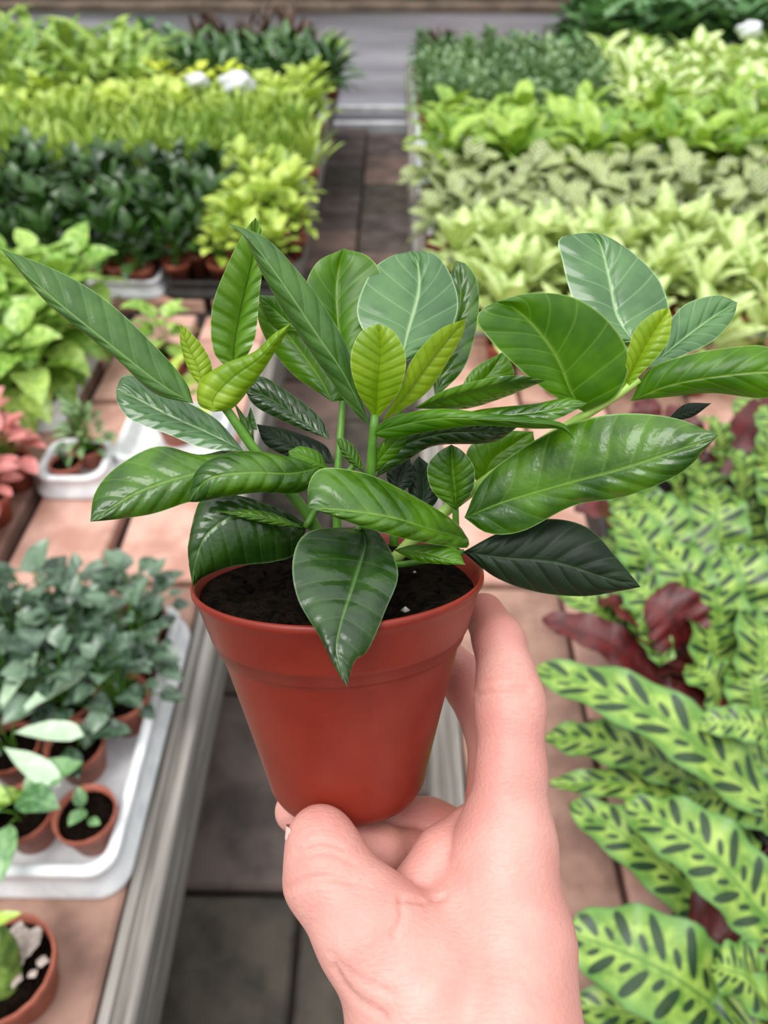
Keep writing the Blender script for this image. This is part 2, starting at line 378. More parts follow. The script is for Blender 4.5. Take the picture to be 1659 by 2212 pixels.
def lm(name, a, b, vein, **k): M[name] = leaf_mat(name, a, b, vein, simple=True, **k); return M[name]
lm('k_dark', S(20,48,12), S(62,100,36), S(90,124,72), n=6, rough=0.22, trans=0.04, spec=.5, vary=0.50)
lm('k_lime', S(128,160,36), S(204,222,104), S(190,210,110), n=6, rough=0.34, trans=0.17, vary=0.50)
lm('k_grass', S(96,136,34), S(184,208,100), S(180,205,100), n=5, rough=0.38, trans=0.17, vary=0.55)
lm('k_nest', S(90,134,36), S(184,208,108), S(190,215,120), n=14, veins=.15, lean=.3, rough=0.30, trans=0.17, vary=0.50)
lm('k_strap', S(34,72,30), S(90,128,66), S(110,150,100), n=4, rough=0.22, trans=0.06, vary=0.55)
lm('k_tops', S(66,50,34), S(96,66,50), S(90,80,50), n=4, rough=0.38, trans=0.05, vary=0.65)
lm('k_yellow', S(190,206,50), S(214,222,90), S(210,220,110), n=5, rough=0.38, trans=0.15, vary=0.35)
lm('k_pale', S(136,170,76), S(204,220,140), S(130,170,70), n=7, veins=.3, rough=0.34, trans=0.17, vary=0.40, pale=S(222,232,168))
lm('k_prayer', S(86,92,54), S(146,158,96), S(198,212,150), n=6, lean=1.4, veins=.9, mid=.9, rough=0.38, trans=0.07, vary=0.55, vw=.35)
lm('k_broad', S(84,132,18), S(176,204,88), S(190,214,120), n=7, rough=0.26, trans=0.17, vary=0.50)
lm('k_cream', S(140,184,70), S(190,214,110), S(210,226,150), n=6, rough=0.34, trans=0.15, vary=0.45, pale=S(236,240,196))
lm('k_fine', S(62,102,54), S(148,176,122), S(150,180,130), n=4, rough=0.30, trans=0.10, vary=0.55)
lm('k_round', S(66,108,62), S(128,168,112), S(140,180,130), n=5, rough=0.26, trans=0.07, vary=0.55)
lm('k_pothos', S(96,148,34), S(184,212,110), S(190,220,130), n=6, rough=0.29, trans=0.17, vary=0.45)
lm('k_pink', S(206,120,118), S(226,158,150), S(150,84,80), n=6, rough=0.38, trans=0.10, vary=0.35)
lm('k_fig', S(36,60,42), S(112,138,112), S(110,140,106), n=5, rough=0.24, trans=0.05, vary=0.60, spec=.6)
lm('k_silver', S(176,204,168), S(204,224,196), S(170,195,165), n=5, veins=.1, rough=0.45, trans=0.07, vary=0.25)
KIND = dict(
 dark=dict(n=17, L=(.07,.105), W=.42, sh='ovate', el=(15,78), h=(.02,.12), r=.035, bend=.7, mat='k_dark'),
 lime=dict(n=22, L=(.045,.07), W=.6, sh='ovate', el=(5,60), h=(.05,.12), r=.05, bend=.5, mat='k_lime'),
 grass=dict(n=30, L=(.07,.12), W=.16, sh='lance', el=(55,88), h=(.01,.06), r=.05, bend=.5, mat='k_grass'),
 nest=dict(n=15, L=(.20,.32), W=.17, sh='strap', el=(25,75), h=(.0,.03), r=.02, bend=1.1, mat='k_nest', nt=8),
 strap=dict(n=18, L=(.13,.2), W=.17, sh='strap', el=(20,80), h=(.0,.06), r=.02, bend=.9, mat='k_strap', nt=7),
 tops=dict(n=20, L=(.08,.13), W=.2, sh='lance', el=(40,85), h=(.02,.1), r=.03, bend=.5, mat='k_tops'),
 yellow=dict(n=10, L=(.06,.08), W=.95, sh='round', el=(5,40), h=(.08,.14), r=.03, bend=.3, mat='k_yellow'),
 pale=dict(n=17, L=(.09,.125), W=.42, sh='ovate', el=(15,72), h=(.03,.10), r=.03, bend=.6, mat='k_pale'),
 prayer=dict(n=12, L=(.075,.105), W=.62, sh='round', el=(-10,50), h=(.03,.10), r=.035, bend=.6, mat='k_prayer'),
 broad=dict(n=14, L=(.13,.19), W=.42, sh='ovate', el=(10,65), h=(.02,.12), r=.025, bend=.8, mat='k_broad'),
 cream=dict(n=16, L=(.09,.13), W=.48, sh='ovate', el=(5,60), h=(.03,.12), r=.03, bend=.6, mat='k_cream'),
 fine=dict(n=46, L=(.03,.05), W=.5, sh='ovate', el=(-10,70), h=(.02,.13), r=.055, bend=.5, mat='k_fine', nt=4),
 round=dict(n=20, L=(.06,.09), W=.9, sh='round', el=(-5,50), h=(.04,.17), r=.06, bend=.4, mat='k_round'),
 pothos=dict(n=16, L=(.08,.125), W=.68, sh='heart', el=(-25,45), h=(.02,.15), r=.05, bend=.7, mat='k_pothos'),
 pink=dict(n=22, L=(.045,.065), W=.66, sh='ovate', el=(-10,55), h=(.02,.09), r=.04, bend=.5, mat='k_pink'),
 fig=dict(n=26, L=(.03,.05), W=.85, sh='heart', el=(-20,50), h=(.01,.12), r=.065, bend=.4, mat='k_fig', nt=5),
)
LEAFMESH = {}
def leaf_pool(k):
    if k not in LEAFMESH:
        q = KIND[k]; out = []
        for i in range(4):
            L = q['L'][0]+(q['L'][1]-q['L'][0])*i/3
            g = leaf_geo(L, L*q['W'], q['sh'], q.get('nt', 6), 4, q['bend']*(.7+.2*i), .3, .02 if q['sh'] != 'strap' else .05, i*1.7)
            out.append((g, mesh_data('leaf', g[0], g[1], M[q['mat']], g[2])))
        LEAFMESH[k] = out
    return LEAFMESH[k]
def layout(k, r):
    q = KIND[k]; out = []; a0 = r.uniform(0, 6.28)
    for i in range(q['n']):
        f = (i+.5)/q['n']; az = a0+i*2.39996+r.uniform(-.3, .3)
        el = math.radians(q['el'][1]+(q['el'][0]-q['el'][1])*f+r.uniform(-10, 10))
        hh = q['h'][1]+(q['h'][0]-q['h'][1])*f+r.uniform(-.01, .01)
        rad = q['r']*(.25+.75*f)
        out.append((Vector((-math.sin(az)*rad, math.cos(az)*rad, max(hh, .0))), rotm(az, el, r.uniform(-.35, .35)), r.randrange(4)))
    return out
POTMESH = {}
def pot_mesh(kind='small', r=.045, h=.075):
    key = (kind, r, h)
    if key not in POTMESH:
        prof = [(.0, 0), (r*.72, 0), (r*.93, h*.78), (r*.99, h*.79), (r, h), (r*.95, h*1.004), (r*.9, h*.8), (r*.88, h*.8)]
        V, Fc = lathe(prof, 20); POTMESH[key] = mesh_data('pot', V, Fc, M['pot_small' if kind == 'small' else 'pot_dark'])
        V2, F2 = lathe([(.001, h*.84), (r*.5, h*.85), (r*.89, h*.82), (r*.86, h*.78)], 20); POTMESH[key+('s',)] = mesh_data('soil', V2, F2, M['soil'])
    return POTMESH[key], POTMESH[key+('s',)]
PLANT_T = {}
def template(k, var):
    key = (k, var)
    if key not in PLANT_T:
        r = random.Random(sum(map(ord, k))*7+var)
        pool = leaf_pool(k); lay = layout(k, r); mb = MB(); st = MB()
        for loc, rot, i in lay:
            g = pool[i][0]; Rm = np.array(rot); V = g[0]@Rm.T+np.array(loc); mb.add(V, g[1], g[2])
            b = np.array(loc); st.tube(catmull([(0, 0, -.02), b*.5+np.array([0, 0, .01]), b], 4), [.0016, .001], 4, False)
        PLANT_T[key] = (lay, mb.data('foliage', M[KIND[k]['mat']]), st.data('stems', M['stem']))
    return PLANT_T[key]
def plant(name, k, loc, label, cat='plant', group=None, split=False, pot='small', r=.045, h=.075, var=None, rz=None, scale=1., soil=True, tilt=0):
    var = rng.randrange(3) if var is None else var
    lay, fol, st = template(k, var)
    e = empty(name, loc, rng.uniform(0, 6.28) if rz is None else rz); tag(e, label, cat, group)
    if tilt: e.rotation_euler[0] = rng.uniform(-tilt, tilt); e.rotation_euler[1] = rng.uniform(-tilt, tilt)
    if pot:
        pm, sm = pot_mesh(pot, r, h); obj('pot', pm, e)
        if soil: obj('soil', sm, e)
    z0 = h*.84 if pot else 0
    o = obj('stems', st, e, (0, 0, z0)); o.scale = (scale,)*3
    if split:
        pool = leaf_pool(k)
        for l, rot, i in lay:
            o = bpy.data.objects.new('leaf', pool[i][1]); COL.objects.link(o); o.parent = e
            o.matrix_local = Matrix.Translation(Vector((0, 0, z0))+l*scale) @ rot.to_4x4() @ Matrix.Scale(scale, 4)
    else:
        o = obj('foliage', fol, e, (0, 0, z0)); o.scale = (scale,)*3; o['kind'] = 'stuff'
    return e

# trays
def rrect(hx, hy, rc, z, n=6):
    out = []
    for cx, cy, a0 in ((hx-rc, hy-rc, 0), (-hx+rc, hy-rc, 90), (-hx+rc, -hy+rc, 180), (hx-rc, -hy+rc, 270)):
        for k in range(n+1):
            a = math.radians(a0+90*k/n); out.append((cx+rc*math.cos(a), cy+rc*math.sin(a), z))
    return out
def tray(x0, x1, y0, y1, h, label, z=BZ+.004, rc=.035, group=None, lip=.012):
    hx, hy = (x1-x0)/2, (y1-y0)/2
    rings = [(.014, 0), (.013, .012), (.004, .02), (.002, h-.01), (.006, h-.004), (.004, h), (-.006, h+.001), (-.012, h-.003), (-.018, .006)]
    V = []; n = None
    for d, zz in rings:
        q = rrect(hx+d, hy+d, rc+d*.6, zz); n = len(q); V += q
    Fc = [(i*n+k, i*n+(k+1) % n, (i+1)*n+(k+1) % n, (i+1)*n+k) for i in range(len(rings)-1) for k in range(n)]
    Fc.append(tuple(range(n-1, -1, -1))); Fc.append(tuple((len(rings)-1)*n+k for k in range(n)))
    o = obj('plant_tray', mesh_data('plant_tray', V, Fc, M['tray'], None, True), None, ((x0+x1)/2, (y0+y1)/2, z)); tag(o, label, 'tray', group)
    m = o.modifiers.new('edge', 'EDGE_SPLIT'); m.split_angle = math.radians(50)
    return o
TZ = BZ+.0105                                         # level of pots standing in trays

# ------------------------------------------------------------------ the held plant
AX_EL, AX_ROLL = math.radians(14), math.radians(-1.8)
a_cam = np.array([math.sin(AX_ROLL)*math.cos(AX_EL), math.cos(AX_ROLL)*math.cos(AX_EL), math.sin(AX_EL)])
AXW = RT*a_cam[0]+UP*a_cam[1]-FW*a_cam[2]
RC = P(731, 1235, .265)
e1 = np.cross(AXW, FW); e1 /= np.linalg.norm(e1); e2 = np.cross(AXW, e1)
potM = Matrix([[*r, t] for r, t in zip(np.stack([e1, e2, AXW], 1), RC)]+[[0, 0, 0, 1]])
PH = .083
gard = empty('potted_gardenia'); gard.matrix_world = potM @ Matrix.Translation((0, 0, -PH))
tag(gard, 'glossy green gardenia in a terracotta plastic pot held up by a hand', 'potted plant')
bpy.context.view_layer.update()
inv = gard.matrix_world.inverted()
invn = np.array(inv)
def to_local(V):
    V = np.asarray(V, float); return V@invn[:3, :3].T+invn[:3, 3]
POTPROF = [(.0482, -.001), (.0490, .0004), (.0497, -.0004), (.0497, -.002), (.0489, -.0032), (.0481, -.005), (.0449, -.0165), (.0446, -.0178), (.0441, -.0182), (.0430, -.0216), (.0424, -.0224), (.0416, -.0232), (.0412, -.0245),
           (.0345, -.052), (.0292, -.0745), (.0284, -.0785), (.0268, -.0815), (.0245, -.083), (.004, -.083), (.0, -.083)]
inner = [(.0005, -.079), (.024, -.079), (.0272, -.075), (.0395, -.024), (.0425, -.02), (.0462, -.006), (.0478, -.002), (.0482, -.001)]
V, Fc = lathe([(r, z+PH) for r, z in inner+POTPROF[1:]], 96)
obj('pot', mesh_data('pot', V, Fc, M['pot']), gard)['label'] = 'terracotta coloured plastic pot with a stepped collar'
# soil
ns, na = 14, 64; V = []; Fc = []
r2 = random.Random(3)
for i in range(ns+1):
    rr = .0464*i/ns
    for k in range(na):
        a = 2*math.pi*k/na
        V.append((rr*math.cos(a), rr*math.sin(a), PH-.0048+r2.uniform(-.0011, .0011)*(i < ns)+.0012*math.sin(rr*160+a*3)))
for i in range(ns):
    for k in range(na):
        j = (k+1) % na; Fc.append((i*na+k, i*na+j, (i+1)*na+j, (i+1)*na+k))
soil = obj('soil', mesh_data('soil', V, Fc, M['soil']), gard)
for k in range(26):
    a, rr = r2.uniform(0, 6.28), .041*math.sqrt(r2.random()); s_ = r2.uniform(.0006, .0016)
    V = [Vector(v).normalized()*s_*r2.uniform(.7, 1.2) for v in [(1,0,0),(-1,0,0),(0,1,0),(0,-1,0),(0,0,1),(0,0,-1)]]
    obj('grit', mesh_data('grit', V, [(0,2,4),(2,1,4),(1,3,4),(3,0,4),(2,0,5),(1,2,5),(3,1,5),(0,3,5)], M['grit' if k % 3 == 0 else 'soil']), soil, (rr*math.cos(a), rr*math.sin(a), PH-.0038))

NTL, NUL = 34, 18
def gleaf(mat, base, tip, L, R, Mid, d, eL=0, eR=0, amp=.0004, nv=8, lean=1.4, bulge=.0012, curl=0):
    d = list(d)
    def curve(pts):
        c = catmull([base]+list(pts)+[tip], NTL+1); return c
    cl, cm, cr = curve(L), curve(Mid), curve(R)
    t = np.linspace(0, 1, NTL+1); dd = catmull(np.stack([np.linspace(0, 1, len(d)), d], 1), 60)
    dep = np.interp(t, dd[:, 0], dd[:, 1])
    prof = np.sin(np.pi*np.clip(t, 0, 1))**.6
    def up3(c, off): return np.array([P(x, y, dp) for (x, y), dp in zip(c, dep+off*prof*.001)])
    PL, PM, PR = up3(cl, eL), up3(cm, 0), up3(cr, eR)
    u = np.linspace(-1, 1, NUL+1); V = np.zeros((NTL+1, NUL+1, 3))
    for j, s in enumerate(u):
        q = abs(s); E = PL if s < 0 else PR
        V[:, j] = PM*(1-q)+E*q
    gu = np.gradient(V, axis=1); gt = np.gradient(V, axis=0)
    N = np.cross(gu, gt); N /= np.linalg.norm(N, axis=2)[..., None]+1e-12
    flip = np.sign(-(N@FW)).mean()
    if flip < 0: N = -N
    q = np.abs(u)[None, :]; tt = t[:, None]
    ph = tt*nv-lean*q**.85; tri = np.abs(ph-np.floor(ph)-.5)*2
    wid = np.linalg.norm(PL-PR, axis=1)[:, None]
    taper = np.clip(wid/.012, 0, 1)
    amp = amp*.6
    ph = ph+.25*np.sin(tt*7+q*3)
    disp = bulge*np.sin(np.pi*q)*taper-amp*taper*np.clip((tri-.45)/.55, 0, 1)**1.5*np.clip(q*5, 0, 1)*(1-q**3)-amp*1.2*np.exp(-(q/.06)**2)*taper
    V = V+N*disp[..., None]
    V = V.reshape(-1, 3)
    UV = [((s+1)/2, x) for x in t for s in u]
    n1 = NUL+1; Fc = [(i*n1+j, i*n1+j+1, (i+1)*n1+j+1, (i+1)*n1+j) for i in range(NTL) for j in range(NUL)]
    if flip < 0: Fc = [f[::-1] for f in Fc]
    return obj('leaf', mesh_data('leaf', to_local(V), Fc, M[mat], UV), gard)
Y, MA, FR, BL, DK, SH = 'young', 'mature', 'fresh', 'blue', 'dark', 'shade'
# left shoot
gleaf('blue2', (418,872), (0,536), [(395,815),(300,712),(215,638),(120,583)], [(330,848),(240,764),(110,662),(40,582)], [(345,828),(235,742),(110,640)], (.252,.242,.234), 5, 3)
gleaf('ribbed', (505,805), (552,470), [(462,760),(458,665),(492,570),(528,500)], [(548,740),(560,640),(569,560),(566,500)], [(507,740),(527,640),(547,550)], (.265,.26,.252), -4, -3, .0008, 10, 1.2)
gleaf(Y, (440,845), (390,700), [(408,800),(390,745)], [(458,795),(432,740)], [(428,795),(405,745)], (.252,.25,.247), 1, 2, .0003)
gleaf(Y, (462,890), (631,697), [(428,872),(432,822),(480,790),(545,765),(590,722)], [(505,880),(550,825),(595,757)], [(462,860),(505,815),(560,775),(600,730)], (.246,.243,.238), 5, 6, .0002, bulge=.0025)
gleaf(BL, (527,975), (251,842), [(470,908),(400,866),(310,818),(266,812)], [(440,968),(360,937),(285,908),(255,872)], [(460,940),(360,895),(290,858)], (.258,.266,.268), 6, -5, .0002)
gleaf(MA, (552,970), (505,868), [(508,905),(530,945)], [(540,878),(555,930)], [(525,905),(545,945)], (.257,.256,.255), 0, 3, .0002)
# lower left
gleaf(MA, (600,1000), (195,1127), [(500,972),(430,982),(340,964),(250,1010),(205,1065)], [(520,1060),(410,1084),(330,1110),(250,1122)], [(490,1010),(400,1028),(300,1062),(235,1100)], (.265,.254,.248,.243), 8, 2, .0005)
gleaf(MA, (697,1008), (408,1084), [(620,985),(540,974),(470,984),(424,1020)], [(655,1062),(560,1064),(480,1074),(430,1084)], [(630,1022),(540,1020),(460,1030),(424,1058)], (.252,.238,.232,.234), 8, 5, .0006, bulge=.002)
gleaf(SH, (664,1135), (416,1267), [(600,1100),(520,1072),(450,1066),(420,1110),(411,1190)], [(640,1195),(590,1214),(500,1224),(440,1246)], [(590,1120),(520,1108),(450,1150),(422,1210)], (.26,.246,.24,.242), 6, 8, .0005, bulge=.002)
gleaf(MA, (655,1140), (470,1105), [(600,1112),(540,1100)], [(600,1135),(530,1120)], [(600,1124),(535,1110)], (.25,.243,.24), 3, 0, .0003)
# front
gleaf(SH, (775,1138), (750,1484), [(668,1148),(633,1205),(642,1290),(690,1375),(722,1440)], [(818,1150),(860,1235),(832,1320),(796,1402),(765,1432)], [(790,1175),(763,1265),(735,1350),(727,1410)], (.255,.226,.211,.205), 3, 5, .0007, 11, 1.0)
gleaf(MA, (1012,1165), (666,1097), [(980,1124),(880,1064),(790,1023),(700,1011),(668,1042)], [(1003,1184),(880,1165),(760,1130),(690,1104)], [(930,1142),(850,1118),(760,1104),(700,1098)], (.255,.236,.228,.226), 9, 1, .0006)
gleaf(FR, (850,1188), (1006,1220), [(900,1176),(978,1182)], [(900,1212),(960,1219)], [(920,1195)], (.25,.245,.242), 3, 0, .0002)
# centre shoot
gleaf(Y, (812,908), (818,699), [(772,845),(757,775),(778,718)], [(862,845),(877,775),(852,718)], [(815,830),(822,760)], (.249,.24,.236), -2, -2, .0006, 11, 1.0)
gleaf(Y, (826,910), (1006,688), [(868,835),(888,780),(945,715)], [(918,852),(968,780),(1000,722)], [(880,850),(932,780),(975,725)], (.25,.242,.236), -4, 4, .0007, 11, 1.0)
gleaf('blue2', (800,920), (489,480), [(760,885),(700,802),(630,700),(565,590),(528,508)], [(786,880),(752,755),(700,662),(650,593),(575,515)], [(782,885),(738,800),(690,730),(610,610),(550,530)], (.252,.243,.236,.232), 4, 4, .0004)
gleaf(FR, (745,805), (742,537), [(700,725),(660,640),(682,570)], [(782,720),(824,610),(798,556)], [(730,700),(727,610)], (.27,.275,.276), -4, -3, .0003)
gleaf(BL, (866,785), (888,542), [(800,735),(771,670),(800,590),(842,555)], [(952,740),(989,670),(976,600),(940,550)], [(880,720),(905,630),(903,570)], (.258,.268,.28), 1, 1, .0009, 6, 1.3)
gleaf(MA, (940,860), (985,562), [(930,760),(958,640)], [(1002,795),(1031,700),(1033,620),(1012,575)], [(965,760),(995,650)], (.272,.28,.286), 2, 0, .0003)
gleaf(FR, (718,868), (556,655), [(640,815),(588,755),(560,700)], [(760,850),(690,718),(630,650)], [(680,800),(610,710)], (.264,.268,.27), 3, 0, .0003)
gleaf(FR, (655,725), (553,636), [(590,705)], [(620,650)], [(605,680)], (.264,.266,.268), 3, 0, .0002)
gleaf(SH, (714,950), (527,840), [(640,922),(555,880)], [(690,900),(620,845),(560,812)], [(650,908),(585,862)], (.26,.265,.267), 0, 3, .0004)
gleaf(DK, (722,1002), (554,916), [(640,992),(575,962)], [(700,960),(620,928)], [(650,970)], (.266,.267,.268), 0, 3, .0003)
gleaf(FR, (708,1012), (623,974), [(660,1012),(628,1000)], [(690,978),(650,964)], [(665,990)], (.252,.25,.25), 0, 2, .0002)
gleaf(MA, (790,1025), (725,948), [(745,990)], [(772,975),(745,948)], [(758,985)], (.252,.249,.247), 0, 2, .0002)
gleaf(FR, (795,1030), (880,930), [(805,985),(840,940)], [(850,995),(882,955)], [(835,975)], (.256,.253,.25), 0, 2, .0002)
# right going
gleaf(MA, (895,882), (1178,822), [(960,843),(1050,818),(1120,811)], [(1000,884),(1080,862),(1140,838)], [(960,862),(1050,838),(1120,824)], (.25,.242,.238), -3, 8, .0003)
gleaf(FR, (805,938), (1242,953), [(840,904),(944,883),(1060,893),(1174,905),(1222,918)], [(840,948),(930,932),(1035,920),(1150,926),(1214,928)], [(840,925),(940,905),(1050,906),(1165,914),(1215,922)], (.249,.236,.23,.228), 2, 4, .0003)
gleaf(MA, (950,906), (1268,871), [(1040,884),(1153,872),(1227,859)], [(1080,915),(1180,912),(1240,888)], [(1050,900),(1160,890),(1230,874)], (.246,.24,.236), 4, -2, .0003)
gleaf(SH, (812,1032), (1122,920), [(850,940),(960,912),(1060,908)], [(870,1000),(940,963),(1062,956)], [(860,970),(950,938),(1060,932)], (.256,.25,.246), 0, 4, .0003)
# right shoot
gleaf(FR, (1262,890), (1072,652), [(1185,848),(1100,777),(1040,712),(1030,688),(1042,668)], [(1335,850),(1359,770),(1312,690),(1232,640),(1140,634)], [(1234,850),(1200,768),(1150,700),(1105,662)], (.252,.244,.24), -3, -4, .0004, 6, 1.6)
gleaf(BL, (1368,738), (1268,503), [(1300,735),(1240,650),(1214,560),(1209,515)], [(1442,690),(1427,610),(1372,550),(1310,510)], [(1332,680),(1316,600),(1297,525)], (.258,.266,.276), 0, 0, .0005)
gleaf(Y, (1342,850), (1446,664), [(1355,770),(1370,715),(1412,675)], [(1402,790),(1442,740),(1451,690)], [(1372,790),(1407,725)], (.248,.243,.24), -2, -2, .0005, 11, 1.0)
gleaf(BL, (1400,795), (1593,653), [(1440,708),(1480,658),(1548,638)], [(1475,768),(1542,735),(1582,690)], [(1472,735),(1542,683)], (.256,.264,.27), 3, -3, .0005)
gleaf(FR, (1362,866), (1725,812), [(1400,800),(1480,768),(1570,752),(1660,750)], [(1450,857),(1540,849),(1660,859)], [(1450,832),(1560,812),(1660,803)], (.248,.238,.231,.227), 3, 5, .0005)
gleaf(DK, (1440,908), (1537,871), [(1480,873)], [(1492,902)], [(1488,888)], (.258,.256,.255), 2, 0, .0002)
gleaf(MA, (1003,1118), (1552,940), [(1040,1040),(1120,973),(1220,920),(1330,894),(1452,902)], [(1055,1152),(1130,1147),(1240,1092),(1350,1073),(1470,1022)], [(1090,1083),(1220,1046),(1350,1011),(1470,970)], (.256,.243,.229,.22), 6, 1, .0006, 9)
gleaf(DK, (1000,1192), (1384,1268), [(1080,1150),(1180,1121),(1270,1140),(1332,1205)], [(1070,1247),(1160,1279),(1260,1288),(1342,1276)], [(1090,1205),(1200,1215),(1300,1246)], (.26,.254,.249,.246), 2, 4, .0005)
gleaf(MA, (985,1103), (975,960), [(935,1062),(923,1010),(945,978)], [(1020,1062),(1024,1010),(1000,975)], [(983,1060),(978,1010)], (.26,.256,.252), -2, -2, .0007, 12, .9)
gleaf(FR, (1045,1065), (1152,932), [(1008,1000),(1020,958),(1080,932)], [(1095,1020),(1152,980)], [(1060,1000),(1110,960)], (.27,.268,.266), 0, 0, .0003)
gleaf(FR, (985,862), (1090,758), [(1020,800)], [(1060,840),(1110,810)], [(1050,815)], (.268,.268,.268), 0, 0, .0003)
gleaf(DK, (855,1070), (885,985), [(835,1020)], [(892,1040)], [(865,1025)], (.262,.264,.266), 0, 0, .0003)
gleaf(DK, (900,1120), (905,985), [(882,1060),(888,1010)], [(945,1080),(940,1020)], [(915,1060)], (.266,.268,.27), 0, 0, .0003)
def gstem(pts, rad, mat='stem'):
    c = catmull([P(*p) for p in pts], 14); V, Fc, UV = tube_geo(to_local(c), rad, 10); obj('stem', mesh_data('stem', V, Fc, M[mat], UV), gard)
gstem([(770,1235,.268),(793,1120,.26),(801,1020,.255),(806,940,.25),(810,895,.248)], [.0022,.0018,.0013])
gstem([(720,1230,.268),(670,1120,.263),(600,1035,.258),(545,965,.254),(490,885,.25),(470,862,.249)], [.0024,.002,.0017,.0014])
gstem([(830,1232,.27),(930,1130,.268),(1060,1030,.266),(1170,955,.262),(1265,896,.254),(1345,845,.248),(1380,818,.246)], [.0024,.002,.0017,.0015], 'stem_pale')
gstem([(660,1140,.258),(690,1090,.258),(770,1000,.255)], [.0012,.001])
gstem([(760,1225,.262),(745,1180,.256),(778,1138,.252)], [.0012,.001])
gstem([(985,1200,.268),(985,1150,.266),(984,1098,.262)], [.0013,.0011])
gstem([(800,1225,.268),(900,1215,.265),(1003,1192,.262)], [.0012,.001])
gstem([(730,1200,.264),(728,1060,.262),(738,900,.264),(745,800,.27)], [.0016,.001])
gstem([(850,1180,.27),(860,1000,.27),(866,780,.262)], [.0016,.001])

# ------------------------------------------------------------------ the hand (one continuous surface from a signed distance field)
CAMR = np.stack([RT, UP, -FW], 1)                    # camera axes as columns
def C3(x, y, d): return np.array([(x-CXP)/F*d, -(y-CYP)/F*d, -d])
def chain(pts): return [(C3(*a[:3]), C3(*b[:3]), a[3], b[3]) for a, b in zip(pts[:-1], pts[1:])]
palm = chain([(1092,1832,.252,.0150), (1100,2040,.240,.0190), (1087,2240,.226,.0218), (1110,2760,.205,.0250), (1290,4200,.172,.0290)])
palm += chain([(1085,1830,.270,.0145), (1060,2050,.256,.019), (1010,2240,.240,.020), (1040,2760,.215,.024), (1220,4200,.19,.029)])
palm += chain([(1045,1850,.287,.0135), (1010,2050,.268,.018), (960,2240,.246,.020)])
palm += chain([(995,1890,.300,.012), (960,2060,.276,.017), (930,2240,.248,.019)])
palm += chain([(908,2255,.228,.0205), (950,2760,.205,.0250), (1150,4200,.172,.0290)])
palm += chain([(900,2120,.236,.0215), (910,2255,.229,.0205)])
palm += chain([(905,2100,.240,.0150), (1072,1892,.251,.0138)])
thumb = chain([(900,2130,.232,.0215), (806,2012,.236,.0172), (711,1893,.243,.0139), (705,1862,.244,.0121), (697,1832,.2455,.0104), (690,1808,.247,.0099)])
index = chain([(1094,1815,.252,.0146), (1104,1665,.256,.0112), (1103,1535,.262,.0113), (1100,1500,.264,.0106), (1093,1455,.269,.0094), (1078,1385,.277,.0088), (1045,1325,.291,.0078)])
middle = chain([(1085,1830,.270,.0142), (1078,1600,.292,.0112), (1010,1475,.309,.0095), (930,1390,.318,.0082)])
ring = chain([(1045,1850,.287,.0135), (925,1790,.297,.0108), (770,1765,.293,.0096), (640,1752,.281,.0078)])
pinky = chain([(995,1890,.300,.0125), (890,1855,.284,.0098), (815,1840,.273,.0090), (750,1822,.267,.0078)])
pad = chain([(1030,1800,.266,.0105), (960,1850,.259,.0095), (890,1935,.252,.0090)])
allp = palm+thumb+index+middle+ring+pinky+pad
lo = np.min([np.minimum(a-ra, b-rb) for a, b, ra, rb in allp], 0)-.004
hi = np.max([np.maximum(a+ra, b+rb) for a, b, ra, rb in allp], 0)+.004
VX = .00115
dims = np.ceil((hi-lo)/VX).astype(int)+1
gx, gy, gz = [(lo[k]+VX*np.arange(dims[k])).astype(np.float32) for k in range(3)]
XX, YY, ZZ = np.meshgrid(gx, gy, gz, indexing='ij')
def cone(seg):
    a, b, ra, rb = seg; ab = (b-a).astype(np.float32); l2 = float(ab@ab)
    px, py, pz = XX-np.float32(a[0]), YY-np.float32(a[1]), ZZ-np.float32(a[2])
    h = np.clip((px*ab[0]+py*ab[1]+pz*ab[2])/l2, 0, 1)
    return np.sqrt((px-h*ab[0])**2+(py-h*ab[1])**2+(pz-h*ab[2])**2)-(ra+h*np.float32(rb-ra))
def smin(a, b, k):
    h = np.maximum(k-np.abs(a-b), 0)/k; return np.minimum(a, b)-h*h*k*.25
def blend(segs, k):
    d = None
    for s in segs:
        c = cone(s); d = c if d is None else smin(d, c, k)
    return d
D_palm = blend(palm, .008)
D = smin(D_palm, blend(thumb, .004), .0045)
for fng, kk in ((index, .009), (middle, .006), (ring, .003), (pinky, .003), (pad, .004)):
    D = np.minimum(D, smin(D_palm, blend(fng, .004), kk))
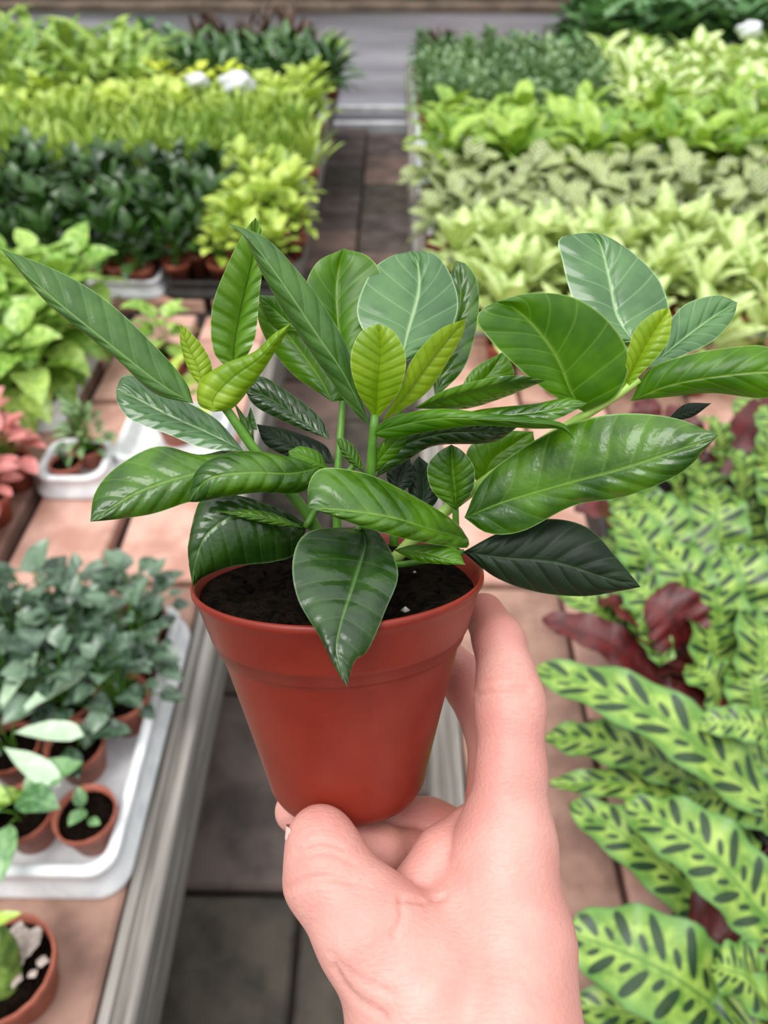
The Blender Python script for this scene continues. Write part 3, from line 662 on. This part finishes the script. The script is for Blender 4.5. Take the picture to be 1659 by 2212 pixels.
# the pot pushes the pads flat
w3 = (np.stack([XX, YY, ZZ], -1).reshape(-1, 3) @ CAMR.T.astype(np.float32))+CP.astype(np.float32)
lw = w3@np.array(invn[:3, :3], np.float32).T+np.array(invn[:3, 3], np.float32)
rad = np.sqrt(lw[:, 0]**2+lw[:, 1]**2).reshape(D.shape); hh = lw[:, 2].reshape(D.shape)-PH
pz_ = np.array([z for r, z in POTPROF[1:]][::-1]); pr_ = np.array([r for r, z in POTPROF[1:]][::-1])
o_ = np.argsort(pz_, kind='stable'); prad = np.interp(hh, pz_[o_], np.maximum.accumulate(pr_[o_]))
potd = np.maximum(np.maximum(rad-prad, -.083-hh), hh-.0005)
D = np.maximum(D, -(potd-.0004))
del w3, lw, rad, hh, prad, potd
def surface_nets(D):
    s = D < 0; nx, ny, nz = D.shape
    cnt = np.zeros((nx-1, ny-1, nz-1), np.uint8)
    for i in (0, 1):
        for j in (0, 1):
            for k in (0, 1): cnt += s[i:nx-1+i, j:ny-1+j, k:nz-1+k]
    act = (cnt > 0) & (cnt < 8)
    idx = -np.ones(act.shape, np.int64); I = np.argwhere(act); idx[act] = np.arange(len(I))
    acc = np.zeros((len(I), 3)); num = np.zeros(len(I))
    corners = [(i, j, k) for i in (0, 1) for j in (0, 1) for k in (0, 1)]
    val = {c: D[I[:, 0]+c[0], I[:, 1]+c[1], I[:, 2]+c[2]] for c in corners}
    for a in corners:
        for ax in range(3):
            if a[ax] == 0:
                b = list(a); b[ax] = 1; b = tuple(b); va, vb = val[a], val[b]
                m = (va < 0) != (vb < 0); t = np.where(m, va/np.where(m, va-vb, 1), 0)
                p = np.array(a, float)[None]+np.outer(t, np.eye(3)[ax]); acc += p*m[:, None]; num += m
    V = I+acc/num[:, None]
    Q = []
    for ax in range(3):
        sl0 = [slice(None)]*3; sl1 = [slice(None)]*3; sl0[ax] = slice(0, -1); sl1[ax] = slice(1, None)
        a, b = s[tuple(sl0)], s[tuple(sl1)]
        E = np.argwhere(a != b); o1, o2 = [k for k in range(3) if k != ax]
        E = E[(E[:, o1] > 0) & (E[:, o2] > 0) & (E[:, o1] < D.shape[o1]-1) & (E[:, o2] < D.shape[o2]-1)]
        ins = s[E[:, 0], E[:, 1], E[:, 2]]
        def gi(d1, d2):
            q = E.copy(); q[:, o1] -= d1; q[:, o2] -= d2; return idx[q[:, 0], q[:, 1], q[:, 2]]
        q = np.stack([gi(1, 1), gi(0, 1), gi(0, 0), gi(1, 0)], 1)
        fl = ins if ax != 1 else ~ins
        q[~fl] = q[~fl][:, ::-1]; Q.append(q)
    return V, np.vstack(Q)
SV, SQ = surface_nets(D)
SQ = SQ[(SQ >= 0).all(1)]
SVc = lo+SV*VX
# light smoothing
nbr_a = np.r_[SQ[:, 0], SQ[:, 1], SQ[:, 2], SQ[:, 3]]; nbr_b = np.r_[SQ[:, 1], SQ[:, 2], SQ[:, 3], SQ[:, 0]]
for it in range(6):
    acc = np.zeros_like(SVc); nn = np.zeros(len(SVc))
    for k in range(3): acc[:, k] = np.bincount(nbr_a, SVc[nbr_b, k], len(SVc))+np.bincount(nbr_b, SVc[nbr_a, k], len(SVc))
    nn = np.bincount(nbr_a, minlength=len(SVc))+np.bincount(nbr_b, minlength=len(SVc))
    SVc = SVc+(.55 if it % 2 == 0 else -.57)*(acc/nn[:, None]-SVc)
# skin creases pressed into the surface
fx = CXP+F*SVc[:, 0]/-SVc[:, 2]; fy = CYP-F*SVc[:, 1]/-SVc[:, 2]
vn = np.zeros_like(SVc); fn = np.cross(SVc[SQ[:, 2]]-SVc[SQ[:, 0]], SVc[SQ[:, 3]]-SVc[SQ[:, 1]])
for k in range(4):
    for c in range(3): vn[:, c] += np.bincount(SQ[:, k], fn[:, c], len(SVc))
vn /= np.linalg.norm(vn, axis=1)[:, None]+1e-12
if (vn*(SVc-SVc.mean(0))).sum() < 0: SQ = SQ[:, ::-1]; vn = -vn
front = vn[:, 2] > .1
def crease(pts, wpx, depth):
    c = catmull(pts, 40); dm = np.full(len(SVc), 1e9)
    for p_ in c: dm = np.minimum(dm, np.hypot(fx-p_[0], fy-p_[1]))
    along = front & (dm < wpx*3)
    SVc[along] -= vn[along]*(depth*np.exp(-(dm[along]/wpx)**2))[:, None]
crease([(1030,1497),(1080,1486),(1140,1488)], 6, 0.0011)
crease([(1034,1520),(1070,1512),(1110,1512)], 5, 0.0006)
crease([(640,1838),(690,1818),(740,1832)], 6, 0.0008)
crease([(632,1858),(700,1840),(762,1862)], 6, 0.0008)
crease([(622,1920),(690,1895),(760,1905)], 7, 0.0008)
crease([(868,1940),(905,1945),(960,1938)], 6, 0.0011)
crease([(866,1945),(868,1985),(850,2020)], 8, 0.0008)
crease([(720,2090),(760,2150),(830,2195)], 8, 0.0011)
crease([(712,2060),(770,2110),(850,2150)], 7, 0.0006)
flush_shade = np.zeros(len(SVc))  # reddened joints and tips, plus painted occlusion shade on the inner finger edges
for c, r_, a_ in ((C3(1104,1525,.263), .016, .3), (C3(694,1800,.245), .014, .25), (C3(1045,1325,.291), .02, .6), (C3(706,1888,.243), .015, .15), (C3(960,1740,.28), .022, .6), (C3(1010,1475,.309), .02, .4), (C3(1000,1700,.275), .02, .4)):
    flush_shade = np.maximum(flush_shade, a_*np.exp(-((SVc-c)**2).sum(1)/r_**2))
HW = SVc@CAMR.T+CP
h0 = P(1000, 2240, .235)
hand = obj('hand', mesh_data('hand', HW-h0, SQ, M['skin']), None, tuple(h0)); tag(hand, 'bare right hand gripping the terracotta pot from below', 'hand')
at = hand.data.attributes.new('flush_shade', 'FLOAT', 'POINT'); at.data.foreach_set('value', flush_shade.astype(np.float32))
# thumb nail on the far left side of the thumb tip
tn_c = C3(691, 1813, .2467); ax_t = C3(688, 1790, .2480)-C3(699, 1845, .2452); ax_t /= np.linalg.norm(ax_t)
side = np.array([-.97, 0, -.22]); side -= ax_t*(side@ax_t); side /= np.linalg.norm(side); oth = np.cross(ax_t, side)
V, Fc = [], []
for i in range(9):
    t = -.0075+.0145*i/8
    for j in range(9):
        w = (j/8*2-1)*.85; rr = .0109+max(0, -t)*.24+(-.0012 if i == 0 else 0)-max(0, t-.003)*.3
        sh = .0018*abs(j/8*2-1)**2*(1 if i > 5 else 0)
        V.append(tn_c+ax_t*(t-sh)+side*math.cos(w)*rr+oth*math.sin(w)*rr)
for i in range(8):
    for j in range(8): Fc.append((i*9+j, i*9+j+1, i*9+j+10, i*9+j+9))
obj('thumb_nail', mesh_data('thumb_nail', (np.array(V)@CAMR.T+CP)-h0, Fc, M['nail']), hand)
#BACKGROUND
# ------------------------------------------------------------------ left bench: near tray and its pots
tray(-.96, -.386, .445, .925, .058, 'large white plastic tray of small pots on the near left bench')
def sprout(name, loc, label, leaves, mat, r=.045, h=.072, pot='small'):
    e = empty(name, loc); tag(e, label, 'potted plant'); pm, sm = pot_mesh(pot, r, h); obj('pot', pm, e); obj('soil', sm, e)
    for (b, az, el, L, W, shp, bend) in leaves:
        g = leaf_geo(L, W, shp, 10, 6, bend, .3, .02, az)
        o = obj('leaf', mesh_data('leaf', g[0], g[1], M[mat], g[2]), e)
        o.matrix_local = Matrix.Translation((b[0], b[1], h*.84+b[2])) @ rotm(math.radians(az), math.radians(el)).to_4x4()
        st = tube_geo(catmull([(b[0]*.3, b[1]*.3, h*.82), (b[0]*.5, b[1]*.5, h*.84+b[2]*.6), (b[0], b[1], h*.84+b[2])], 5), [.0016, .0012], 6, False)
        obj('stem', mesh_data('stem', st[0], st[1], M['stem'], st[2]), e)
    return e
sprout('seedling_pot', (-.437, .520, TZ), 'small terracotta pot with one grey green sprout at the tray corner', [((.004, .0, .02), 160, 30, .035, .022, 'ovate', .3), ((-.004, .006, .015), 20, 40, .03, .02, 'ovate', .4), ((.008, -.01, .008), 250, 20, .022, .014, 'ovate', .3)], 'k_round')
sprout('seedling_pot', (-.529, .522, TZ), 'terracotta pot with broad green leaves left of the sprout pot', [((.0, .02, .03), 300, 20, .09, .045, 'ovate', .7), ((-.02, -.01, .03), 100, 25, .09, .045, 'ovate', .8), ((0, -.03, .03), 190, 15, .08, .04, 'ovate', .8), ((.01, .0, .05), 250, 35, .08, .045, 'ovate', .8)], 'k_round')
sprout('seedling_pot', (-.617, .520, TZ), 'terracotta pot of green leaves at the left picture edge', [((.0, .02, .04), 260, 10, .08, .04, 'ovate', .7), ((.02, -.01, .03), 300, 5, .08, .04, 'ovate', .8), ((0, -.03, .03), 190, 15, .08, .04, 'ovate', .8)], 'k_pothos')
sprout('silver_leaf_plant', (-.585, .625, TZ), 'plant with long pale silvery leaves in the near tray', [((.02, .0, .05), 262, 22, .12, .034, 'spoon', .5), ((.02, .02, .06), 300, 30, .12, .034, 'spoon', .5), ((.01, -.02, .04), 240, 10, .12, .034, 'spoon', .4), ((-.01, .02, .06), 330, 40, .11, .032, 'spoon', .5), ((-.01, -.02, .05), 180, 20, .10, .032, 'spoon', .5), ((-.02, .0, .05), 90, 30, .10, .032, 'spoon', .5)], 'k_silver')
sprout('bent_leaf_plant', (-.486, .630, TZ), 'small pot with two dark leaves beside the silvery plant', [((.02, .01, .03), 275, 5, .07, .035, 'ovate', .5), ((.0, -.02, .03), 215, 5, .055, .032, 'ovate', .5), ((.01, .02, .02), 300, 20, .05, .03, 'ovate', .4)], 'k_fig')
gx_ = [-.438, -.528, -.614, -.709, -.804]; gy_ = [.716, .806, .882]
for j, y in enumerate(gy_):
    for i, x in enumerate(gx_):
        where = 'in the near tray, ' + ORD[i] + ' from the tray edge'
        plant('creeping_fig', 'fig', (x+rng.uniform(-.006, .006), y+rng.uniform(-.005, .005), TZ), 'small dark round leaved plant %s, %s row' % (where, ('nearest', 'middle', 'farthest')[j]), 'potted plant', 'dark round leaved plants in the near tray', True, scale=1.0+.12*rng.random())
for x in (-.614, -.709, -.804):
    plant('creeping_fig', 'fig', (x-.07, .625, TZ), 'small dark round leaved plant behind the silvery one, %s' % {-.614: 'nearest', -.709: 'farther left', -.804: 'leftmost'}[x], 'potted plant', 'dark round leaved plants in the near tray', True)
# bottom left cane
ce = empty('cane_plant', (-.478, .318, BZ+.004)); tag(ce, 'terracotta pot with a thick ringed green cane at the bottom left corner', 'potted plant')
pm, sm = pot_mesh('small', .064, .085); obj('pot', pm, ce); obj('soil', sm, ce)
cp = catmull([(.005, -.02, .06), (.012, .0, .10), (.01, .012, .14), (-.02, .02, .19)], 40)
V, Fc, UV = tube_geo(cp, [.017, .015, .013], 14)
V = np.array(V); ring_i = np.arange(40); cen = np.repeat(cp, 14, 0)
V = cen+(V-cen)*(1+.13*np.repeat((np.abs(((ring_i*.16) % 1)-.5)*2) ** 6, 14))[:, None]
M['cane'] = plain('cane', S(70,100,40), S(120,150,66), 70, .5)
obj('cane', mesh_data('cane', V, Fc, M['cane'], UV), ce)
cp2 = catmull([(-.02, -.03, .06), (-.03, -.03, .10), (-.05, -.02, .13)], 12); V, Fc, UV = tube_geo(cp2, [.012, .010], 12); obj('cane', mesh_data('cane', V, Fc, M['cane'], UV), ce)
M['bark'] = plain('bark_chip', S(176,160,150), S(206,192,184), 90, .9, .6)
for k in range(16):
    a = rng.uniform(.2, 2.6) if k < 9 else rng.uniform(0, 6.28); rr = rng.uniform(.02, .05); s_ = rng.uniform(.006, .013)
    V = [Vector(v).normalized()*s_*rng.uniform(.7, 1.25) for v in [(1,0,.2),(-1,0,0),(0,1,0),(0,-1,.2),(0,0,.7),(0,0,-.7),(.7,.7,.4),(-.7,.7,.4),(-.7,-.7,.3),(.7,-.7,.3)]]
    Fh = [(0,6,4),(6,2,4),(2,7,4),(7,1,4),(1,8,4),(8,3,4),(3,9,4),(9,0,4),(6,0,5),(2,6,5),(7,2,5),(1,7,5),(8,1,5),(3,8,5),(9,3,5),(0,9,5)]
    obj('bark_chip', mesh_data('bark_chip', V, Fh, M['bark'], None, False), ce, (rr*math.cos(a), rr*math.sin(a), .0775+s_*.5))
for az, el, L, z, bx in ((285, 35, .06, .16, -.01), (345, 40, .075, .175, -.015), (60, 40, .07, .19, -.02)):
    g = leaf_geo(L, L*.3, 'ovate', 10, 6, .7, .3, .02, az); o = obj('leaf', mesh_data('leaf', g[0], g[1], M['k_broad'], g[2]), ce)
    o.matrix_local = Matrix.Translation((bx, .015, z)) @ rotm(math.radians(az), math.radians(el)).to_4x4()
# ------------------------------------------------------------------ left bench: middle
tray(-.79, -.645, 1.30, 1.44, .05, 'small white tray with a tiny pot in the middle of the left bench', rc=.04)
sprout('tiny_pot', (-.735, 1.35, TZ), 'tiny terracotta pot with a dark sprig in the small white tray', [((0, 0, .01), 40, 50, .03, .018, 'ovate', .3), ((0, .01, .01), 160, 50, .03, .018, 'ovate', .3)], 'k_dark', .036, .05)
plant('pale_fern', 'fine', (-.70, 1.405, TZ), 'light feathery plant at the back of the small white tray', 'potted plant', None, True, r=.035, h=.05, scale=.8)
for i, (x, y) in enumerate([(-.865, 1.10), (-.95, 1.18), (-.855, 1.215), (-.94, 1.30), (-.85, 1.335), (-1.03, 1.26), (-.92, 1.42)]):
    lab = ['nearest the round leaved tray', 'at the left picture edge, lower', 'just left of the slab gap', 'at the left picture edge, middle', 'beside the small white tray', 'at the left picture edge, top', 'below the yellow green heart leaves'][i]
    plant('pink_leaf_plant', 'pink', (x, y, BZ+.004), 'pink leaved plant in a small pot, %s' % lab, 'potted plant', 'pink leaved plants on the left bench', True)
tray(-1.40, -.835, 1.545, 2.10, .05, 'white tray under the yellow green heart leaved plants')
n_ = 0
for y in (1.60, 1.71, 1.82, 1.93, 2.04):
    for x in (-.885, -.99, -1.10, -1.21, -1.32):
        u_, v_, _ = proj((x, y, .52))
        if u_ < -60: continue
        n_ += 1
        plant('heart_leaf_plant', 'pothos', (x+rng.uniform(-.01, .01), y+rng.uniform(-.01, .01), TZ), 'yellow green heart leaved plant, %s, %s' % ({1.60: 'nearest row', 1.71: 'second row', 1.82: 'third row', 1.93: 'fourth row', 2.04: 'farthest row'}[y], {-.885: 'at the aisle side', -.99: 'second from the aisle side', -1.10: 'third from the aisle side'}.get(x, 'at the left picture edge')), 'potted plant', 'yellow green heart leaved plants', True, scale=1.12)
plant('heart_leaf_plant', 'pothos', (-.60, 1.80, BZ+.004), 'lone light green plant behind the gardenia on the bare slabs', 'potted plant', None, True, scale=.8)
tray(-.64, -.40, 1.38, 1.60, .045, 'white tray half hidden behind the left gardenia leaves')
plant('pale_fern', 'lime', (-.52, 1.50, TZ), 'bright lime plant glimpsed behind the left gardenia leaves', 'potted plant', None, True, h=.06)
# ------------------------------------------------------------------ beds of the two benches
def bed(k, name, x0, x1, y0, y1, step, label, group, jit=.02, pot='small', split=False, scale=1., z=TZ, ph=.075, odd=True):
    yy = y0+step/2; row = 0
    while yy < y1-.01:
        xs = []; xx = x0+step/2+(step/2 if (row % 2 and odd) else 0)
        while xx < x1-.02:
            u_, v_, _ = proj((xx, yy, .5))
            if -200 < u_ < 1860 and v_ > -130: xs.append(xx)
            xx += step
        xs.sort(key=abs)
        for c, xx in enumerate(xs):
            plant(name, k, (xx+rng.uniform(-jit, jit), yy+rng.uniform(-jit, jit), z), '%s, %s row back, %s from the aisle' % (label, ORD[row], ORD[c]), 'potted plant', group, split, pot, min(.045, step*.44), ph, scale=scale*rng.uniform(.8, 1.22), soil=False, tilt=.1)
        yy += step; row += 1
def trays(x0, x1, y0, y1, nx, ny, label, group, black=False):
    left = x0 < 0
    for i in range(nx):
        for j in range(ny):
            a = x0+(x1-x0)*i/nx+.014; b = x0+(x1-x0)*(i+1)/nx-.014; c = y0+(y1-y0)*j/ny+.014; d = y0+(y1-y0)*(j+1)/ny-.014
            col = nx-1-i if left else i
            if any(-60 < proj((X, Yv, .45))[0] < 1720 for X in (a, b) for Yv in (c, d)):
                o_ = tray(a, b, c, d, .05, '%s, %s from the aisle%s' % (label, ORD[col], '' if ny == 1 else (', front row' if j == 0 else ', back row')), group=group)
                if black and col != 1: o = o_; o.data.materials[0] = M['pot_dark']; o['label'] = o['label'].replace('white', 'black')
XE = -.335
trays(-1.50, XE, 2.24, 3.02, 3, 2, 'white tray under the dark glossy bed', 'trays under the dark bed', True)
trays(-1.98, XE, 3.02, 3.98, 3, 2, 'white tray under the upright lime bed', 'white trays under the lime bed')
trays(-2.55, XE, 3.98, 5.2, 4, 2, 'white tray under the farthest left plants', 'white trays at the far left')
bed('dark', 'glossy_dark_plant', -1.52, -.60, 2.27, 2.98, .098, 'dark glossy plant on the left bench', 'dark glossy bed on the left bench', split=True)
bed('lime', 'lime_leaf_plant', -.60, -.315, 2.27, 3.0, .1, 'bright lime plant beside the dark bed', 'lime plants beside the aisle', split=True)
bed('grass', 'upright_lime_plant', -1.98, XE+.03, 3.02, 3.62, .108, 'thin upright lime plant, left bench', 'upright lime band on the left bench', scale=1.15)
bed('lime', 'lime_leaf_plant', -1.98, XE+.03, 3.62, 3.96, .108, 'lime plant behind the upright band', 'lime plants behind the upright band')
bed('nest', 'strap_leaf_fern', -2.5, -1.22, 3.98, 4.75, .19, 'long strap leaved fern, far left', 'strap leaved ferns at the far left', jit=.04, scale=1.2)
bed('yellow', 'yellow_leaf_plant', -1.18, -.70, 4.0, 4.25, .16, 'yellow round leaved plant, far left', 'yellow round leaved plants')
bed('lime', 'lime_leaf_plant', -.70, XE+.03, 4.0, 4.25, .11, 'lime plant at the far left corner', 'lime plants at the far aisle corner')
bed('strap', 'dark_strap_plant', -1.22, -.30, 4.28, 4.85, .125, 'dark strap leaved plant, far left bench', 'dark strap leaved plants at the far end', scale=1.1)
bed('tops', 'brown_leaf_plant', -1.15, -.42, 4.88, 5.15, .11, 'brown plant ending the left bench', 'brown leaved plants in the last row', scale=1.2)
bed('grass', 'upright_lime_plant', -.42, -.30, 4.75, 5.15, .11, 'thin yellowish plant, far left corner', 'thin plants at the far end corner')
bed('round', 'round_leaf_plant', -2.6, -1.2, 4.95, 5.2, .13, 'blue green plant, far left end', 'blue green plants in the far left row', scale=.7)
def bag_and_glint(loc, s, label):  # crumpled white bag; the same shape also serves as a leaf glint
    r_ = random.Random(int(loc[0]*1000)); V, Fc = [], []; n1, n2 = 12, 16
    for i in range(n1+1):
        for j in range(n2):
            a = math.pi*i/n1; b = 2*math.pi*j/n2; q = s*(1+.18*math.sin(b*3+a*4)+r_.uniform(-.08, .08))
            V.append((q*math.sin(a)*math.cos(b), q*.7*math.sin(a)*math.sin(b), q*.6*math.cos(a)+s*.5))
    Fc = [(i*n2+j, i*n2+(j+1) % n2, (i+1)*n2+(j+1) % n2, (i+1)*n2+j) for i in range(n1) for j in range(n2)]
    tag(obj('bag_and_glint', mesh_data('bag_and_glint', V, Fc, M['tray']), None, loc), label, 'plastic bag')
q = G(512, 180, .66); bag_and_glint((q[0], q[1], .62), .075, 'crumpled white plastic bag among the far left plants')
q = G(425, 172, .66); bag_and_glint((q[0], q[1], .63), .05, 'smaller white plastic scrap left of the white bag')
# right bench
XR = .13
trays(XR, 1.35, 2.02, 2.62, 3, 1, 'white tray under the pale variegated plants', 'white trays under the pale plants')
trays(XR, 1.75, 2.62, 3.10, 3, 1, 'white tray under the striped round leaved plants', 'white trays under the striped plants')
trays(XR-.03, 2.1, 3.12, 3.95, 4, 1, 'white tray under the broad yellow green plants', 'white trays under the broad leaved plants')
trays(XR-.03, 2.6, 3.97, 5.2, 5, 2, 'white tray under the farthest right plants', 'white trays at the far right')
bed('pale', 'pale_variegated_plant', XR+.02, 1.42, 2.0, 2.42, .10, 'pale variegated plant behind the gardenia', 'pale variegated plants on the right bench', split=True)
bed('prayer', 'striped_leaf_plant', XR-.02, 1.75, 2.46, 2.98, .112, 'pale striped round leaved plant', 'striped round leaved plants', split=True)
bed('broad', 'broad_leaf_plant', XR-.02, 2.0, 3.06, 3.72, .145, 'broad yellow green plant, right bench', 'broad yellow green plants', jit=.02, split=True, scale=.95)
bed('fine', 'fine_leaf_plant', XR-.03, 1.05, 3.85, 4.85, .115, 'fine blue green plant, right bench', 'fine leaved plants at the far right', scale=1.1)
bed('cream', 'cream_variegated_plant', 1.05, 2.3, 3.82, 4.72, .115, 'cream variegated plant, far right', 'cream variegated plants at the far right')
bed('tops', 'brown_leaf_plant', XR-.02, .95, 4.9, 5.15, .11, 'small reddish plant ending right bench', 'reddish plants in the last right row', scale=.7)
bed('round', 'round_leaf_plant', .95, 2.7, 4.78, 5.2, .15, 'dark round leaved plant, far right', 'dark round leaved plants at the far right', scale=1.45)
q = G(1620, 60, .74); bag_and_glint((q[0], q[1], .70), .06, 'white shape added for a leaf glint among the far right round leaves')  # added white shape standing in for the glint on a leaf
bt = tray(.44, .98, .30, 1.34, .045, 'black tray added as deep shade under the spotted wavy leaved plants', rc=.03); bt.data.materials[0] = M['pot_dark']  # black tray added to paint the darkness beneath these leaves
# ------------------------------------------------------------------ rattlesnake plants, lower right
def cal_leaf(par, base, tip, W, lift=.03, roll=0., wave=.07, flip=False, seed=0, nt=22, nu=8, shape='ovate'):
    """wavy spotted leaf from the pixel/height of its base to that of its tip"""
    b, t_ = (np.asarray(base, float) if len(base) == 4 else G(*base)), G(*tip)
    b = b[:3]
    mid = (b+t_)/2+np.array([0, 0, lift])
    c = catmull([b, mid, t_], nt+1); tt = np.linspace(0, 1, nt+1)
    W = W*1.3; w = np.maximum(width_prof('strap', .04+.96*tt), .05)*W/2
    V, UV = [], []
    for i in range(nt+1):
        tg = c[min(i+1, nt)]-c[max(i-1, 0)]; tg /= np.linalg.norm(tg)
        sv = np.cross(tg, [0, 0, 1.]); sv /= np.linalg.norm(sv)+1e-9; up = np.cross(sv, tg)
        sv, up = sv*math.cos(roll)+up*math.sin(roll), up*math.cos(roll)-sv*math.sin(roll)
        for j in range(nu+1):
            s = j/nu*2-1
            V.append(c[i]+sv*s*w[i]+up*(.18*abs(s)*w[i]+wave*W*math.sin(tt[i]*26+seed+(1.6 if s > 0 else 0))*abs(s)**2.2)); UV.append((j/nu, tt[i]))
    n1 = nu+1; Fc = [(i*n1+j, i*n1+j+1, (i+1)*n1+j+1, (i+1)*n1+j) for i in range(nt) for j in range(nu)]
    V2, F2, U2, mi = two_sided(np.array(V), Fc, np.array(UV), .0007)
    org = np.array(par.location)
    mats = [M['maroon'], M['cal']] if flip else [M['cal'], M['maroon']]
    lf = obj('leaf', mesh_data('leaf', V2-org, F2, mats, U2, True, mi), par)
    if flip: lf['label'] = 'leaf turned over to its maroon underside'
    st = catmull([(0, 0, .06), (b-org)*.45+np.array([0, 0, .05]), b-org], 7); Vs, Fs, Us = tube_geo(st, [.0022, .0016], 6, False)
    obj('petiole', mesh_data('petiole', Vs, Fs, M['stem_red'], Us), par)
def cal_plant(px, py, label):
    g = G(px, py, BZ+.004); e = empty('rattlesnake_plant', tuple(g)); tag(e, label, 'potted plant', 'rattlesnake plants on the right bench')
    pm, sm = pot_mesh('dark', .075, .10); obj('pot', pm, e); obj('soil', sm, e); return e
cA = cal_plant(1665, 2180, 'spotted wavy leaved plant at the bottom right corner')
cB = cal_plant(1690, 1840, 'spotted wavy leaved plant right of the wrist with leaves pointing at the hand')
cC = cal_plant(1560, 1560, 'spotted plant beside the knuckle showing maroon leaf undersides')
cD = cal_plant(1640, 1290, 'spotted plant below the tip of the large right gardenia leaf')
cE = cal_plant(1560, 1090, 'spotted plant just behind the dark drooping gardenia leaf')
cF = cal_plant(1740, 980, 'spotted plant with upright maroon leaves at the right picture edge')
# bottom corner
cal_leaf(cA, (1620,2230,.50), (1222,2010,.53), .098, .035, .1, seed=1)
cal_leaf(cA, (1640,2260,.48), (1235,2170,.46), .06, .02, 0, seed=2)
cal_leaf(cA, (1660,2160,.54), (1535,2085,.56), .075, .02, -.3, seed=3)
cal_leaf(cA, (1690,2240,.52), (1560,2260,.5), .09, .03, .2, seed=4)
cal_leaf(cA, (1600,2110,.50), (1455,1985,.49), .075, .03, .5, flip=True, seed=5)
cal_leaf(cA, (1640,2090,.5), (1500,1975,.46), .07, .02, -.2, seed=25)
# right of wrist
cal_leaf(cB, (1675,2010,.54), (1350,1735,.56), .078, .04, .1, seed=6)
cal_leaf(cB, (1560,2000,.50), (1232,1735,.50), .062, .03, .15, seed=7)
cal_leaf(cB, (1640,1850,.50), (1400,1780,.46), .06, .02, -.2, seed=27)
cal_leaf(cB, (1655,1735,.55), (1148,1442,.57), .072, .05, .1, seed=8)
cal_leaf(cB, (1500,1690,.50), (1172,1590,.50), .065, .03, -.1, seed=9)
cal_leaf(cB, (1560,1755,.48), (1186,1690,.48), .042, .03, 0, seed=10)
cal_leaf(cB, (1690,1600,.6), (1495,1562,.60), .04, .02, .2, seed=11)
cal_leaf(cB, (1700,1760,.52), (1480,1720,.50), .07, .03, .2, seed=12)
cal_leaf(cB, (1700,1690,.52), (1530,1640,.52), .06, .02, .0, seed=13)
# maroon group at the knuckle
cal_leaf(cC, (1420,1470,.50), (1170,1335,.53), .052, .03, .2, flip=True, seed=14)
cal_leaf(cC, (1440,1420,.53), (1290,1290,.55), .06, .03, -.3, flip=True, seed=15)
cal_leaf(cC, (1480,1390,.55), (1400,1290,.60), .085, .02, .4, flip=True, seed=16)
cal_leaf(cC, (1370,1410,.50), (1205,1275,.52), .05, .03, .1, seed=17)
cal_leaf(cC, (1600,1500,.50), (1440,1525,.52), .05, .02, .5, flip=True, seed=18)
cal_leaf(cC, (1440,1430,.54), (1340,1310,.57), .04, .02, .2, seed=19)
cal_leaf(cC, (1560,1470,.48), (1400,1440,.50), .06, .02, -.3, flip=True, seed=20)
cal_leaf(cC, (1600,1440,.50), (1470,1400,.52), .06, .02, .3, flip=True, seed=21)
cal_leaf(cC, (1520,1540,.47), (1380,1500,.47), .06, .02, .1, flip=True, seed=22)
r3 = random.Random(11)
# dense spotted mass behind
mass = [(1330,1105,1420,1290),(1380,1080,1450,1230),(1450,1060,1500,1260),(1530,1050,1540,1240),(1600,1060,1600,1250),(1300,1160,1400,1330),(1490,1190,1560,1400),(1570,1180,1590,1380),(1640,1180,1650,1400),
        (1420,1180,1500,1380),(1540,1300,1600,1480),(1620,1320,1640,1500),(1500,1330,1540,1490),(1650,1080,1700,1250),(1390,1010,1480,1120),(1470,990,1540,1110),(1560,980,1600,1100),(1310,1020,1400,1150),(1480,1440,1560,1540),(1590,1420,1640,1560),(1350,1250,1450,1400),(1640,1000,1690,1120)]
for k, (tx, ty, bx, by) in enumerate(mass):
    par = cD if by > 1240 else cE
    z = .56+r3.uniform(-.02, .05); cal_leaf(par, (bx, by, z-.05), (tx, ty, z+r3.uniform(-.02, .04)), r3.uniform(.068, .09), r3.uniform(.02, .05), r3.uniform(-.5, .5), seed=30+k)
for k, (tx, ty, bx, by, fl, W) in enumerate([(1690,850,1545,1030,True,.06),(1640,880,1700,1010,False,.07),(1440,880,1500,1000,True,.05),(1400,860,1380,960,True,.05),(1520,900,1560,1010,False,.06),(1600,1000,1690,1060,True,.05),(1240,1100,1330,1150,True,.05),(1590,860,1620,960,False,.06),(1660,930,1650,1040,False,.06)]):
    z = .60+r3.uniform(-.02, .05); cal_leaf(cF if k not in (2, 3, 6) else cE, (bx, by, z-.04), (tx, ty, z+.03), W, .03, r3.uniform(-.4, .4), flip=fl, seed=60+k)
for nm, (x, y) in {'first': (.44, 1.74), 'second': (.62, 1.80), 'third': (.80, 1.74), 'fourth': (.98, 1.82), 'fifth': (.30, 1.86)}.items():
    plant('pale_variegated_plant', 'pale', (x, y, BZ+.004), 'pale variegated plant standing before the pale bed, %s' % {'first': 'right of the round gardenia leaf', 'second': 'under the young right gardenia shoot', 'third': 'near the right picture edge', 'fourth': 'at the right picture edge', 'fifth': 'nearest the aisle'}[nm], 'potted plant', 'pale plants before the pale bed', True, scale=1.15)
